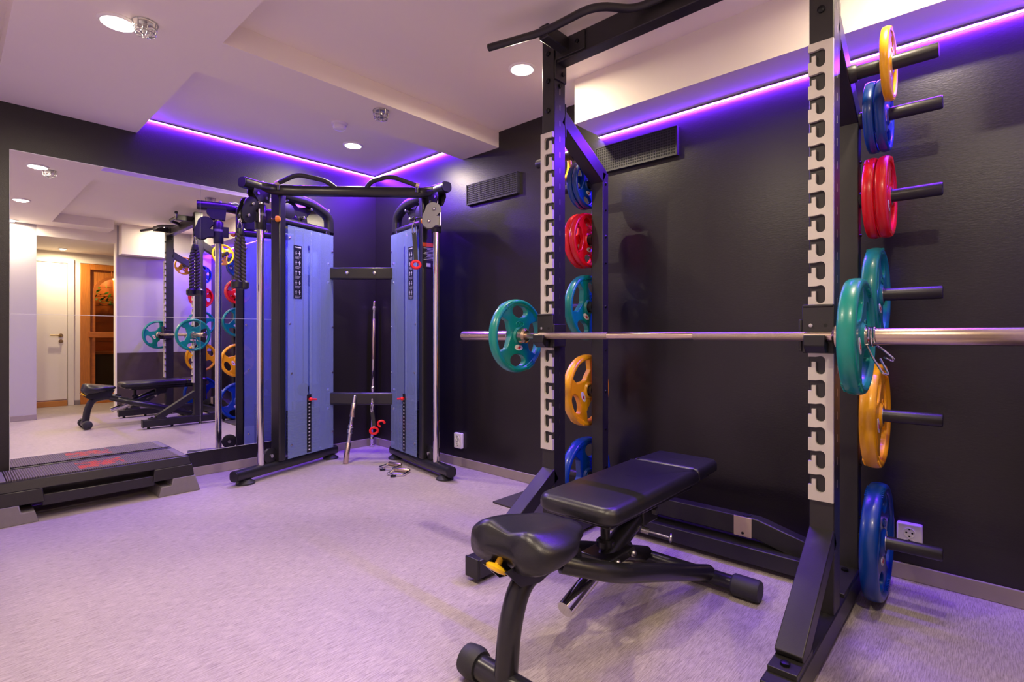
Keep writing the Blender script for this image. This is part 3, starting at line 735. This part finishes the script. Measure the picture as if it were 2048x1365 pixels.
# ------------------------------------------------------------------ adjustable bench
BY = 0.985
bench = thing('weight_bench', 'black adjustable weight bench with padded seat standing in front of the rack', 'bench', (1.5, BY, 0))
def slab(outline, z0, z1, r, crown=0.0, nz=4, slope=0.0, x0=0.0):
    """cushion from a convex outline with rounded edges"""
    n = len(outline); cx = sum(p[0] for p in outline)/n; cy = sum(p[1] for p in outline)/n
    def inset(d):
        res = []
        for i in range(n):
            a = Vector(outline[i-1]); b = Vector(outline[(i+1) % n]); t = (b-a).normalized(); nn = Vector((-t.y, t.x))
            p = Vector(outline[i]); c = Vector((cx, cy)) - p
            if nn.dot(c) < 0: nn = -nn
            res.append(p + nn*d)
        return res
    rings = []
    for k in range(nz+1):
        a = PI/2*(1-k/nz); rings.append((r*(1-math.cos(a)), z0 + r*0.6*(1-math.sin(a))))
    for k in range(nz+1):
        a = PI/2*k/nz; rings.append((r*(1-math.cos(a)), z1 - r*(1-math.sin(a))))
    V = []; F = []
    for d, z in rings:
        for p in inset(d): V.append((p.x, p.y, z + slope*(p.x-x0)))
    last = inset(r); zt = z1
    for q in (0.75, 0.45, 0.15):
        for p in last: V.append((cx+(p.x-cx)*q, cy+(p.y-cy)*q, zt + crown*(1-q*q) + slope*(cx+(p.x-cx)*q-x0)))
    m = len(rings) + 3
    for j in range(m-1):
        for i in range(n):
            i2 = (i+1) % n; F.append((j*n+i, j*n+i2, (j+1)*n+i2, (j+1)*n+i))
    F.append(tuple(reversed(range(n)))); F.append(tuple((m-1)*n+i for i in range(n)))
    return MB().add(V, F)
def rrect(x0, x1, w0, w1, r0, r1, n=6):
    pts = []
    for (cx, cy, r, a0) in ((x1-r1, BY+w1-r1, r1, 0), (x0+r0, BY+w0-r0, r0, PI/2), (x0+r0, BY-w0+r0, r0, PI), (x1-r1, BY-w1+r1, r1, PI*1.5)):
        for k in range(n+1):
            a = a0 + PI/2*k/n; pts.append((cx + r*math.cos(a), cy + r*math.sin(a)))
    return pts
slab(rrect(1.345, 1.985, 0.152, 0.150, 0.055, 0.012), 0.413, 0.470, 0.027, 0.004, nz=6, slope=0.012, x0=1.345).build('back_pad', M['leather'], bench, angle=60)
slab(rrect(1.988, 2.210, 0.146, 0.138, 0.012, 0.030), 0.415, 0.467, 0.022, 0.003, nz=6, slope=0.012, x0=1.345).build('head_pad', M['leather'], bench, angle=60)
# contoured seat
n, m_ = 18, 28; V = []; F = []
for i in range(n+1):
    t = i/n; x = 1.012 + 0.300*t
    endr = min(1, math.sqrt(max(0.0, 1-(1-min(1, t/0.16))**2)) if t < 0.16 else 1) * (math.sqrt(max(0.0, 1-(1-min(1, (1-t)/0.14))**2)) if t > 0.86 else 1)
    wd = 0.128 + 0.030*math.sin(PI*min(1, t*1.35)) - 0.045*max(0, (t-0.55)/0.45)**1.3
    ztop = 0.455 + 0.006*math.cos(t*PI) - 0.012*t; zbot = 0.350 + 0.050*t**0.8
    zc = (ztop+zbot)/2 ; hh = (ztop-zbot)/2*(0.35+0.65*endr); ww = wd*(0.62+0.38*endr) if 0 < i < n else wd*0.55
    if i in (0, n): hh *= 0.6
    for j in range(m_):
        a = 2*PI*j/m_; ca, sa = math.cos(a), math.sin(a)
        y = ww*math.copysign(abs(ca)**0.55, ca); z = hh*math.copysign(abs(sa)**0.6, sa)
        if sa > 0: z += (0.020*(1-t)*math.sin(PI*min(1, abs(y)/max(ww,0.01)))**2 - 0.010*math.exp(-(y/0.05)**2)*(1-t)) * endr
        xo = -0.0 + (0.032*math.exp(-(y/0.045)**2) if i < 4 else 0)*(1-i/4)
        V.append((x + xo, BY + y, zc + z))
for i in range(n):
    for j in range(m_):
        j2 = (j+1) % m_; F.append((i*m_+j, i*m_+j2, (i+1)*m_+j2, (i+1)*m_+j))
F.append(tuple(reversed(range(m_)))); F.append(tuple(n*m_+j for j in range(m_)))
MB().add(V, F).build('seat', M['leather'], bench, angle=70)
# under-plates
up = MB(); up.box((1.38, BY-0.125, 0.400), (1.97, BY+0.125, 0.418)); up.box((1.45, BY-0.05, 0.375), (2.14, BY+0.05, 0.402)); up.box((1.99, BY-0.11, 0.406), (2.17, BY+0.11, 0.424)); up.build('pad_plate', M['mach'], bench, bevel=0.004)
sp = MB(); sp.prism([[(1.00,0.372),(1.30,0.392),(1.26,0.33),(1.14,0.30),(1.06,0.315)]], lambda a, b, d: (a, d, b), BY-0.045, BY-0.038)
sp.prism([[(1.00,0.372),(1.30,0.392),(1.26,0.33),(1.14,0.30),(1.06,0.315)]], lambda a, b, d: (a, d, b), BY+0.038, BY+0.045); sp.build('seat_bracket', M['mach'], bench)
# frame
fp = fillet([(1.045, BY, 0.045), (1.062, BY, 0.20), (1.11, BY, 0.305), (1.24, BY, 0.322), (1.36, BY, 0.300)], 0.10, 6)
MB().tube(fp, 0.033, 18).build('front_post', M['mach'], bench)
fb = MB().cyl((1.045, BY-0.15, 0.045), (1.045, BY+0.12, 0.045), 0.034, 20).build('front_foot_bar', M['mach'], bench)
for s in (-0.15, 0.12):
    MB().lathe([(0.030,-0.042),(0.042,-0.036),(0.046,-0.01),(0.046,0.008),(0.040,0.024)] if s < 0 else [(0.040,-0.024),(0.046,-0.008),(0.046,0.01),(0.042,0.036),(0.030,0.042)], (1.045, BY+s, 0.046), (0,1,0), 20).build('rubber_cap', M['rubber'], fb)
for s in (-1, 1):
    q = fillet([(1.27, BY+s*0.02, 0.305), (1.40, BY+s*0.125, 0.262), (1.60, BY+s*0.145, 0.205), (2.05, BY+s*0.135-0.02, 0.058)], 0.10, 6)
    MB().tube(q, 0.030, 18).build('fork_tube', M['mach'], bench)
rb = MB().cyl((2.055, 0.72, 0.042), (2.055, 1.20, 0.042), 0.030, 20).build('rear_foot_bar', M['mach'], bench)
for y, s in ((0.735, -1), (1.185, 1)):
    c = MB().lathe([(0.036,0),(0.041,0.006),(0.041,0.092),(0.037,0.100)], (2.055, y, 0.0415), (0,s,0), 24); c.build('rubber_cap', M['rubber'], rb)
# telescopic support
MB().cyl((1.275, BY-0.03, 0.165), (1.62, BY-0.03, 0.290), 0.026, 20).build('chrome_tube', M['chrome'], bench)
MB().cyl((1.445, BY-0.03, 0.2265), (1.745, BY-0.03, 0.355), 0.034, 20).build('support_sleeve', M['mach'], bench)
MB().box((1.69, BY-0.07, 0.315), (1.80, BY+0.03, 0.385)).build('hinge_block', M['mach'], bench, bevel=0.006)
ps = MB(); ps.cyl((1.50, BY-0.03, 0.26), (1.50, BY-0.03, 0.39), 0.016, 14); ps.lathe([(0.030,0),(0.030,0.018),(0.024,0.024)], (1.50, BY-0.03, 0.293), (0,0,1), 20); ps.build('support_post', M['mach'], bench)
kn = MB(); kn.box((1.44, BY-0.085, 0.245), (1.60, BY+0.03, 0.275)); kn.build('hinge_plate', M['mach'], bench, bevel=0.004)
for x in (1.475, 1.575): MB().ball((x, BY-0.092, 0.262), 0.012).build('bolt', M['bolt'], bench)
pp = MB(); pp.cyl((1.690, BY-0.06, 0.305), (1.698, BY-0.085, 0.300), 0.012, 12); pp.cyl((1.698, BY-0.085, 0.300), (1.730, BY-0.145, 0.285), 0.004, 10); pp.lathe([(0.005,0),(0.017,0.004),(0.017,0.009),(0.008,0.012)], (1.730, BY-0.145, 0.285), (0.4,-0.9,-0.1), 16)
pp.build('pull_pin', M['bolt'], bench)
MB().cyl((1.74, BY-0.08, 0.362), (1.74, BY-0.095, 0.362), 0.012, 10).build('bolt', M['bolt'], bench)
yk = MB(); yk.lathe([(0.008,-0.02),(0.010,0),(0.026,0.004),(0.033,0.010),(0.030,0.018),(0.012,0.021)], (1.036, BY+0.02, 0.366), (-0.5,0.05,-0.75), 20); yk.build('release_knob', M['yellowknob'], bench)

# ------------------------------------------------------------------ aerobic step
sx0_, sx1_, sy0, sy1 = 0.16, 1.075, 3.775, 4.125
step = thing('aerobic_step', 'black aerobic step platform with ribbed top standing on grey risers below the mirror', 'step platform', ((sx0_+sx1_)/2, (sy0+sy1)/2, 0))
def frustum(mb, x0, x1, y0, y1, z0, z1, ix, iy):
    mb.add([(x0,y0,z0),(x1,y0,z0),(x1,y1,z0),(x0,y1,z0),(x0+ix,y0+iy,z1),(x1-ix,y0+iy,z1),(x1-ix,y1-0.004,z1),(x0+ix,y1-0.004,z1)],
           [(0,3,2,1),(4,5,6,7),(0,1,5,4),(1,2,6,5),(2,3,7,6),(3,0,4,7)])
# body: end blocks, top slab and lower rail leave the long hand slot open
body = MB(); frustum(body, sx0_, sx1_, sy0, sy1, 0.172, 0.226, 0.014, 0.012)
for a, b in ((sx0_-0.012, sx0_+0.21), (sx1_-0.21, sx1_+0.012)):
    frustum(body, a, b, sy0-0.010, sy1, 0.100, 0.1725, 0.008, 0.010)
body.box((sx0_+0.2, sy0+0.004, 0.075), (sx1_-0.2, sy0+0.030, 0.135)); body.box((sx0_+0.2, sy0+0.09, 0.09), (sx1_-0.2, sy1-0.03, 0.175))
body.build('platform_body', M['stepb'], step, bevel=0.004)
top = MB(); top.box((sx0_+0.065, sy0+0.030, 0.2255), (sx1_-0.065, sy1-0.030, 0.232)); to = top.build('ribbed_deck', M['steptop'], step)
# deck coordinates are centred for its print
cxd, cyd = (sx0_+sx1_)/2, (sy0+sy1)/2
to.data.transform(Matrix.Translation((-cxd, -cyd, 0))); to.location = to.location + Vector((cxd, cyd, 0))
for x in (sx0_+0.022, sx1_-0.062):
    MB().box((x, sy0+0.030, 0.2255), (x+0.038, sy1-0.030, 0.231)).build('end_band', M['riser'], step, bevel=0.002)
for k, (a, b) in enumerate(((sx0_-0.045, sx0_+0.185), (sx1_-0.185, sx1_+0.045))):
    r = MB()
    r.prism([[(a, 0), (b, 0), (b-0.016, 0.06), (b-0.07, 0.06), (b-0.078, 0.101), (a+0.028, 0.101), (a+0.02, 0.06)] if k == 0 else
             [(a, 0), (b, 0), (b-0.028, 0.101), (a+0.078, 0.101), (a+0.07, 0.06), (a+0.016, 0.06)]], lambda p, q, d: (p, d, q), sy0-0.015, sy1-0.01)
    r.build('riser', M['riser'], step, bevel=0.004)

# ------------------------------------------------------------------ cable machine in the corner
mach = thing('cable_machine', 'black two-tower cable machine with blue weight shrouds standing in the corner', 'exercise machine', (2.0, 3.5, 0))
class Tower:
    def __init__(s, p0, p1, inward):
        s.p0 = Vector((p0[0], p0[1], 0)); d = Vector((p1[0]-p0[0], p1[1]-p0[1], 0)); s.L = d.length; s.d = d.normalized()
        n = Vector((s.d.y, -s.d.x, 0)); s.n = n*inward; s.ang = math.atan2(s.d.y, s.d.x)
    def P(s, a, o, z): return s.p0 + s.d*a + s.n*o + Vector((0,0,z))
    def mb(s):
        m = MB(); m.T = Matrix(((s.d.x, s.n.x, 0, s.p0.x), (s.d.y, s.n.y, 0, s.p0.y), (0,0,1,0), (0,0,0,1))); return m
TL = Tower((1.371, 3.690), (2.118, 3.940), 1)
TR = Tower((2.347, 2.790), (2.472, 3.548), -1)
OV = [(0.038*math.copysign(abs(math.cos(2*PI*i/20))**0.7, math.cos(2*PI*i/20)), 0.036*math.copysign(abs(math.sin(2*PI*i/20))**0.7, math.sin(2*PI*i/20))) for i in range(20)]
for T in (TL, TR):
    left = T is TL; L = T.L
    b = T.mb(); b.sweep(OV, [(-0.085,0,0.066), (L+0.045,0,0.066)]); bo = b.build('base_tube', M['mach'], mach)
    for a in (0.0, L):
        T.mb().lathe([(0.060,0),(0.060,0.010),(0.046,0.020),(0.030,0.032)], (a,0,0), (0,0,1), 24).build('foot_pad', M['rubber'], bo)
    T.mb().sweep([(p[0]*0.96, p[1]*0.96) for p in OV], [(-0.092,0,0.066), (-0.084,0,0.066)]).build('end_cap', M['blackpl'], bo)
    # upright and rear post
    T.mb().box((0.240,-0.044,0.095), (0.300,0.044,2.03)).build('upright', M['mach'], mach, bevel=0.010, bseg=3)
    T.mb().box((L-0.085,-0.030,0.095), (L-0.035,0.030,1.83)).build('rear_post', M['mach'], mach, bevel=0.008)
    lp = fillet([(0.29,0,2.015), (0.58,0,2.015), (L-0.02,0,1.95), (L-0.02,0,1.82)], 0.13, 7)
    T.mb().sweep([(p[0]*0.9, p[1]*0.95) for p in OV], lp).build('top_loop', M['mach'], mach)
    T.mb().tube([(0.29,0,1.825), (L+0.008,0,1.825)], 0.030, 16).build('loop_rail', M['mach'], mach)
    # pulley gear plate in the loop
    gp = T.mb(); gp.prism([[(0.31,1.86),(0.36,1.94),(0.34,2.00),(0.40,2.01),(0.47,1.955),(0.56,1.985),(0.60,1.96),(0.55,1.90),(0.56,1.845),(0.48,1.85),(0.45,1.90),(0.40,1.86)]], lambda p, q, d: (p, d, q), -0.02, -0.014)
    gpo = gp.build('gear_plate', M['mach'], mach)
    for a, z in ((0.34,1.985),(0.57,1.965),(0.50,1.885)): T.mb().lathe([(0.012,0),(0.012,0.03),(0.007,0.034)], (a,-0.014,z), (0,1,0), 12).build('bolt', M['bolt'], gpo)
    T.mb().lathe([(0.050,-0.010),(0.055,-0.008),(0.045,0),(0.055,0.008),(0.050,0.010)], (0.345,0.01,1.905), (0,1,0), 24).build('pulley', M['blackpl'], mach)
    # chrome guide rod and bottom pulley
    T.mb().cyl((0.118,0,0.098), (0.118,0,2.00), 0.0235, 24).build('guide_rod', M['chrome'], mach)
    T.mb().lathe([(0.048,-0.012),(0.054,-0.010),(0.046,0),(0.054,0.010),(0.048,0.012)], (0.195,0,0.146), (0,1,0), 28).build('pulley', M['blackpl'], mach)
    T.mb().lathe([(0.012,-0.026),(0.012,0.026)], (0.195,0,0.146), (0,1,0), 12).build('bolt', M['bolt'], mach)
    # shrouds on both faces with a slot on the inner one
    for side in (1, -1):
        o0, o1 = (0.056, 0.060) if side == 1 else (-0.060, -0.056)
        pn = T.mb(); x0, x1, z0, z1 = 0.302, L-0.035, 0.105, 1.79
        if side == 1: pn.prism([[(x0,z0),(x1,z0),(x1,z1),(x0,z1)], [(0.489,0.12),(0.507,0.12),(0.507,1.67),(0.489,1.67)]], lambda p, q, d: (p, d, q), o0, o1)
        else: pn.box((x0,o0,z0), (x1,o1,z1))
        po = pn.build('shroud', M['acrylic'], mach, smooth=False)
        for a, z in ((x0+0.014,1.70),(x1-0.012,1.66),(x0+0.014,1.08),(x1-0.012,1.06),(x0+0.03,0.72),(x1-0.012,0.70),(x0+0.03,0.20),(x1-0.012,0.23)):
            T.mb().lathe([(0.008,0),(0.008,0.004),(0.004,0.006)], (a, o1 if side == 1 else o0, z), (0,side,0), 10).build('bolt', M['bolt'], po)
        if side == 1:
            pc = T.mb(); pc.box((0.352,0.0602,1.265), (0.428,0.0618,1.655)); pco = pc.build('instruction_placard', M['placard'], po, smooth=False)
            pr = T.mb()
            pr.box((0.360,0.0616,1.638), (0.420,0.0622,1.645))
            for k in range(5):
                zc = 1.598 - k*0.072
                for q in (0.374, 0.406):
                    pr.box((q-0.003,0.0616,zc-0.014), (q+0.003,0.0622,zc+0.008)); pr.lathe([(0.004,0),(0.004,0.0006)], (q,0.0616,zc+0.013), (0,1,0), 8)
                    pr.box((q-0.010,0.0616,zc-0.002+0.004*(k%3)), (q+0.010,0.0622,zc+0.002+0.004*(k%3)))
                for q in range(3): pr.box((0.362,0.0616,zc-0.026-q*0.007), (0.418-0.008*q,0.0620,zc-0.0245-q*0.007))
            pr.build('pictogram', M['print'], pco, smooth=False)
            ns = T.mb(); ns.box((0.478,0.0604,0.115), (0.520,0.0624,0.55)); nso = ns.build('number_strip', M['placard'], mach, smooth=False)
            nm = T.mb()
            for k in range(15): nm.box((0.492,0.0622,0.132+k*0.0265), (0.507,0.0630,0.141+k*0.0265))
            nm.build('number_mark', M['print'], nso, smooth=False)
    # weight stack
    ws = T.mb().box((0.375,-0.042,0.112), (0.625,0.042,0.130)).build('weight_plate_slab', M['stackw'], mach, bevel=0.002)
    for k in range(1, 16):
        c = ws.copy(); COL.objects.link(c); c.location = c.location + Vector((0,0,0.0205*k))
    T.mb().box((0.42,-0.035,0.44), (0.58,0.035,0.50)).build('stack_head', M['stackw'], mach, bevel=0.004)
    for a in (0.42, 0.58): T.mb().cyl((a,0,0.10), (a,0,1.82), 0.010, 14).build('stack_guide', M['chrome'], mach)
    T.mb().cyl((0.50,0,0.5), (0.50,0,1.86), 0.004, 8).build('cable', M['blackpl'], mach)
    T.mb().lathe([(0.045,-0.01),(0.05,-0.008),(0.042,0),(0.05,0.008),(0.045,0.01)], (0.50,0,0.585), (0,1,0), 24).build('pulley', M['blackpl'], mach)
    pn = T.mb(); pn.tube(fillet([(0.498,0.04,0.515),(0.498,0.085,0.515),(0.54,0.095,0.51)], 0.015, 4), 0.007, 8); pno = pn.build('selector_pin', M['red'], mach)
    T.mb().ball((0.498,0.078,0.515), 0.014).build('pin_knob', M['red'], pno)
    # end of the top bar over the guide rod
    e = T.mb(); e.sweep(OV, [(-0.022,0,2.020), (0.17,0,2.020)]); eo = e.build('top_end_tube', M['mach'], mach)
    T.mb().sweep([(p[0]*0.95, p[1]*0.95) for p in OV], [(-0.030,0,2.020), (-0.021,0,2.020)]).build('end_cap', M['blackpl'], eo)
    k = T.mb(); k.prism([[(0.045,2.01),(0.035,1.965),(0.075,1.915),(0.165,1.915),(0.175,2.01)]], lambda p, q, d: (p, d, q), 0.024, 0.032); k.prism([[(0.045,2.01),(0.035,1.965),(0.075,1.915),(0.165,1.915),(0.175,2.01)]], lambda p, q, d: (p, d, q), -0.032, -0.024)
    ko = k.build('rod_bracket', M['mach'], mach)
    for a, z in ((0.07,1.965),(0.14,1.945)): T.mb().lathe([(0.010,0),(0.010,0.008)], (a,0.032,z), (0,1,0), 10).build('bolt', M['bolt'], ko)
    T.mb().lathe([(0.012,0),(0.012,0.012)], (0.13,0,2.055), (0,0,1), 10).build('bolt', M['bolt'], eo)
    # sliding carriage with pulley cheeks and knob
    ca = T.mb(); ca.lathe([(0.032,0),(0.036,0.006),(0.036,0.17),(0.032,0.176)], (0.118,0,1.725), (0,0,1), 24); ca.box((0.135,-0.02,1.78), (0.19,0.02,1.86)); cao = ca.build('carriage', M['mach'], mach)
    T.mb().lathe([(0.037,0),(0.037,0.018)], (0.118,0,1.82), (0,0,1), 24).build('carriage_band', M['alu'], cao)
    km = T.mb(); km.cyl((0.185,0,1.82), (0.235,0.0,1.82), 0.009, 10); km.build('knob_stem', M['bolt'], cao)
    T.mb().lathe([(0.010,0),(0.020,0.004),(0.022,0.02),(0.016,0.032),(0.006,0.036)], (0.215,0.03,1.82), (0.6,0.8,0), 16).build('knob', M['orange'], cao)
    kid = [(0.048,1.915)] 
    kid = [(0.03+0.056*math.cos(a), 1.875+0.056*math.sin(a)) for a in [PI*0.0+PI*i/10 for i in range(11)]] + [(-0.046+0.0,1.83)] + [(0.002+0.050*math.cos(a), 1.800+0.050*math.sin(a)) for a in [PI+PI*0.8*i/8 for i in range(9)]] + [(0.085,1.775),(0.085,1.83),(0.052,1.838)]
    def head():
        if left: return T.mb()
        c = T.P(0.118, 0, 0); vx, vy = c.x, c.y; l = math.hypot(vx, vy); vx /= l; vy /= l
        m = MB(); org = c - Vector((vx, vy, 0))*0.062 + Vector((vy, -vx, 0))*(-0.050)
        m.T = Matrix(((vy, -vx, 0, org.x), (-vx, -vy, 0, org.y), (0,0,1,-0.012), (0,0,0,1))); return m
    for q in ((0.020, 0.027), (-0.027, -0.020)):
        ck = head(); ck.prism([kid], lambda p, z, d: (p, d, z), q[0], q[1]); cko = ck.build('pulley_cheek', M['alu'] if not left else M['mach'], cao)
        if q[0] > 0:
            for a, z in ((0.035,1.885),(0.0,1.80)): head().lathe([(0.011,0),(0.011,0.006),(0.006,0.010)], (a,0.027,z), (0,1,0), 12).build('bolt', M['bolt'], cko)
    for a, z in ((0.035,1.885),(0.0,1.80)): head().lathe([(0.040,-0.012),(0.045,-0.010),(0.036,0),(0.045,0.010),(0.040,0.012)], (a,0,z), (0,1,0), 20).build('pulley', M['blackpl'], cao)
    head().cyl((0.08,0.034,1.77), (0.08,0.034,1.86), 0.006, 8).build('hinge_pin', M['bolt'], cao)
# cable ends that carry the rope and the strap
for T, q in ((TL, TL.P(-0.042, 0, 1.786)), (TR, TR.P(0.10, 0.185, 1.797))):
    r_ = T.P(0.02, 0, 1.80) if T is TL else T.P(0.085, 0.075, 1.80)
    MB().tube(fillet([r_, (r_+q)/2 + Vector((0,0,0.012)), q], 0.03, 4), 0.005, 8).build('cable', M['blackpl'], mach)
    MB().ball(q, 0.014).build('cable_stop', M['blackpl'], mach)
# bars joining the towers
cb = fillet([TL.P(0.10,0,2.020), TL.P(0.22,0.03,2.026), TL.P(0.30,0.14,2.026), TR.P(0.30,0.14,2.026), TR.P(0.22,0.03,2.026), TR.P(0.10,0,2.020)], 0.12, 6)
MB().sweep(OV, cb).build('top_crossbar', M['mach'], mach)
def lerp(a, b, t): return a + (b-a)*t
A, B = TL.P(0.27,0.08,0), TR.P(0.27,0.08,0); fwd = Vector((-0.71,-0.71,0))
for t0, t1, t2 in ((-0.04, 0.12, 0.39), (1.02, 0.82, 0.61)):
    q = [lerp(A,B,t0) + Vector((0,0,2.062)) + fwd*0.06, lerp(A,B,t1) + Vector((0,0,2.115)) + fwd*0.10, lerp(A,B,lerp(t1,t2,0.75)) + Vector((0,0,2.085)) + fwd*0.06, lerp(A,B,t2) + Vector((0,0,2.04)) + fwd*0.02]
    ho = MB().tube(fillet(q, 0.05, 5), 0.016, 14).build('pull_up_handle', M['rubber'], mach)
    p0, p1 = Vector(q[0]), Vector(q[1]); dd = (p1-p0).normalized()
    MB().cyl(p0-dd*0.012, p0+dd*0.012, 0.019, 14).build('end_ring', M['tag'], ho)
    MB().cyl(p0-Vector((0,0,0.05)), p0, 0.013, 12).build('handle_post', M['mach'], ho)
R0, R1 = TL.P(TL.L-0.06, 0.02, 0), TR.P(TR.L-0.06, 0.02, 0)
for za, zb in ((0.445, 0.540), (1.440, 1.535)):
    o = MB().beam(Vector((R0.x,R0.y,(za+zb)/2)), Vector((R1.x,R1.y,(za+zb)/2)), 0.05, zb-za).build('rear_crossbar', M['mach'], mach, bevel=0.012)
    dr = (R1-R0).normalized(); nn = Vector((-0.71,-0.71,0))
    if za > 1:
        for t in (0.3, 0.69): MB().lathe([(0.013,0),(0.013,0.008),(0.007,0.012)], lerp(R0,R1,t) + Vector((0,0,1.49)) + nn*0.025, nn, 12).build('bolt', M['bolt'], o)
    for t in (0.03, 0.97):
        for z in (za-0.03, zb+0.025): MB().ball(lerp(R0,R1,t) + Vector((0,0,z)) + nn*0.03, 0.012).build('bolt', M['bolt'], o)
# warning label on the front face of the right upright
wl = TR.mb(); wl.box((0.2335,-0.046,1.485), (0.235,0.046,1.665)); wlo = wl.build('warning_label', M['placard'], mach, smooth=False)
TR.mb().box((0.2325,-0.046,1.640), (0.2337,0.046,1.668)).build('warning_band', M['warn'], wlo, smooth=False)
wt = TR.mb()
for k in range(9): wt.box((0.2325,-0.038,1.628-k*0.0105), (0.2337,0.038-0.010*((k*7)%4),1.631-k*0.0105))
wt.box((0.2325,-0.018,1.495), (0.2337,0.016,1.520)); wt.build('label_text', M['print'], wlo, smooth=False)

# ------------------------------------------------------------------ attachments on and around the machine
def chain(parent, p, n, ln=0.024, mname='chrome'):
    """hanging links and a snap hook below p; returns the lower end"""
    z = p.z
    for k in range(n):
        a = Vector((1,0,0)) if k % 2 else Vector((0,1,0))
        pts = [Vector((p.x, p.y, z - ln/2)) + a*0.007*math.cos(t) + Vector((0,0,ln*0.55*math.sin(t))) for t in [2*PI*i/12 for i in range(12)]]
        MB().tube(pts, 0.0028, 6, closed=True).build('chain_link', M[mname], parent); z -= ln*0.82
    pts = [Vector((p.x, p.y, z - 0.032)) + Vector((0.013*math.cos(t),0,0.034*math.sin(t))) for t in [2*PI*i/16 for i in range(16)]]
    MB().tube(pts, 0.0042, 8, closed=True).build('snap_hook', M[mname], parent)
    return Vector((p.x, p.y, z - 0.060))
top = TL.P(-0.042, 0, 1.790)
rope = thing('triceps_rope', 'black twisted triceps rope with rubber ends hanging on the left tower', 'rope', (top.x, top.y, 1.31))
e = chain(rope, top, 2)
dx = TL.d
for s in (-1, 1):
    for ph in (0, PI):
        pts = []
        for i in range(70):
            t = i/69; z = e.z - t*(e.z-1.345); off = 0.004 + 0.017*min(1, t*4)
            c = e + dx*s*off; a = ph + t*2*PI*7
            pts.append((c.x + 0.0095*math.cos(a), c.y + 0.0095*math.sin(a), z))
        MB().tube(pts, 0.0112, 8).build('rope_strand', M['rope'], rope)
    c = e + dx*s*0.026
    MB().lathe([(0.020,0),(0.033,0.008),(0.034,0.044),(0.024,0.056)], (c.x, c.y, 1.305), (0,0,1), 20).build('end_stop', M['blackpl'], rope)
MB().lathe([(0.024,0),(0.027,0.01),(0.020,0.045)], (e.x, e.y, e.z-0.030), (0,0,1), 16).build('rope_clamp', M['blackpl'], rope)
def strap(p, label, zlen, cone, nm='strap_handle', tilt=0.0, ring2=False):
    t = thing(nm, label, 'handle', (p.x, p.y, p.z-zlen-0.12), 'strap handles on the cable machine')
    e = chain(t, p, 2)
    q = e + Vector((0.01, -0.01, -zlen))
    m = MB(); m.sweep([(-0.014,-0.003),(0.014,-0.003),(0.014,0.003),(-0.014,0.003)], [e, lerp(e,q,0.5)+Vector((0.004,0.002,0)), q], up=(0.7,0.7,0)); m.build('webbing', M['rubber'], t)
    m = MB(); m.tube([q + Vector((0.026*math.cos(a), -0.026*math.cos(a)*0.5, -0.02+0.024*math.sin(a))) for a in [2*PI*i/16 for i in range(16)]], 0.010, 8, closed=True); m.build('red_ring', M['red'], t)
    if ring2:
        m = MB(); m.tube([q + Vector((0.04+0.022*math.cos(a), -0.04-0.012*math.cos(a), 0.035+0.022*math.sin(a))) for a in [2*PI*i/14 for i in range(11)]], 0.009, 8); m.build('red_ring', M['red'], t)
    return t
strap(TR.P(0.10, 0.185, 1.80), 'black strap handle with red ring hanging on the right tower', 0.20, 0)
strap(lerp(R0,R1,0.68) + Vector((-0.06,-0.06,0.50)), 'black strap handle with red rings hanging on the lower crossbar', 0.13, 0, ring2=True)
# chrome bars leaning on the lower crossbar
def lean_bar(p0, p1, label, secs):
    t = thing('straight_bar', label, 'bar attachment', (p0[0], p0[1], 0), 'chrome cable bars leaning in the corner')
    p0 = Vector(p0); p1 = Vector(p1); d = (p1-p0).normalized(); L = (p1-p0).length
    MB().lathe([(0.013,0),(0.015,0.004),(0.015,L-0.004),(0.012,L)], p0, d, 16).build('bar_shaft', M['chrome'], t)
    for a, b, r, nm, mm in secs: MB().lathe([(r*0.9,0),(r,0.003),(r,b-a-0.003),(r*0.9,b-a)], p0 + d*a, d, 16).build(nm, M[mm], t)
    return t
lean_bar((2.107,3.690,0.0), (2.205,3.715,0.52), 'short chrome bar leaning against the lower crossbar', [(0,0.16,0.0205,'grip','steel'),(0.235,0.265,0.023,'swivel','chrome'),(0.275,0.30,0.021,'swivel','chrome'),(0.36,0.47,0.0205,'grip','steel')])
lean_bar((2.590,4.085,0.0), (2.610,4.075,1.30), 'long chrome bar leaning upright in the corner behind the crossbars', [(0,0.02,0.022,'end_disc','chrome'),(0.05,0.09,0.020,'swivel','chrome'),(0.50,0.54,0.021,'swivel','chrome'),(0.78,1.14,0.019,'grip','steel'),(1.22,1.25,0.022,'end_disc','chrome')])
# two D handles lying on the floor
def d_handle(x, y, ang, label):
    t = thing('d_handle', label, 'handle', (x, y, 0), 'chrome D handles on the floor', rot=(0,0,ang))
    LMB().tube(fillet([(-0.058,0.065,0.014),(-0.060,-0.050,0.014),(0,-0.062,0.014),(0.060,-0.050,0.014),(0.058,0.065,0.014)], 0.012, 4), 0.0062, 8).build('wire_frame', M['chrome'], t)
    LMB().lathe([(0.012,0),(0.0145,0.005),(0.0145,0.115),(0.012,0.12)], (-0.06,0.06,0.0155), (1,0,0), 16).build('grip', M['steel'], t)
    LMB().tube([(0.016*math.cos(a), -0.078+0.016*math.sin(a), 0.008) for a in [2*PI*i/14 for i in range(14)]], 0.005, 8, closed=True).build('eye', M['dbolt'], t)
d_handle(2.262, 3.325, math.radians(-75), 'chrome D handle on the floor, the one nearer the corner')
d_handle(2.205, 3.135, math.radians(-62), 'chrome D handle on the floor, the one nearer the camera')
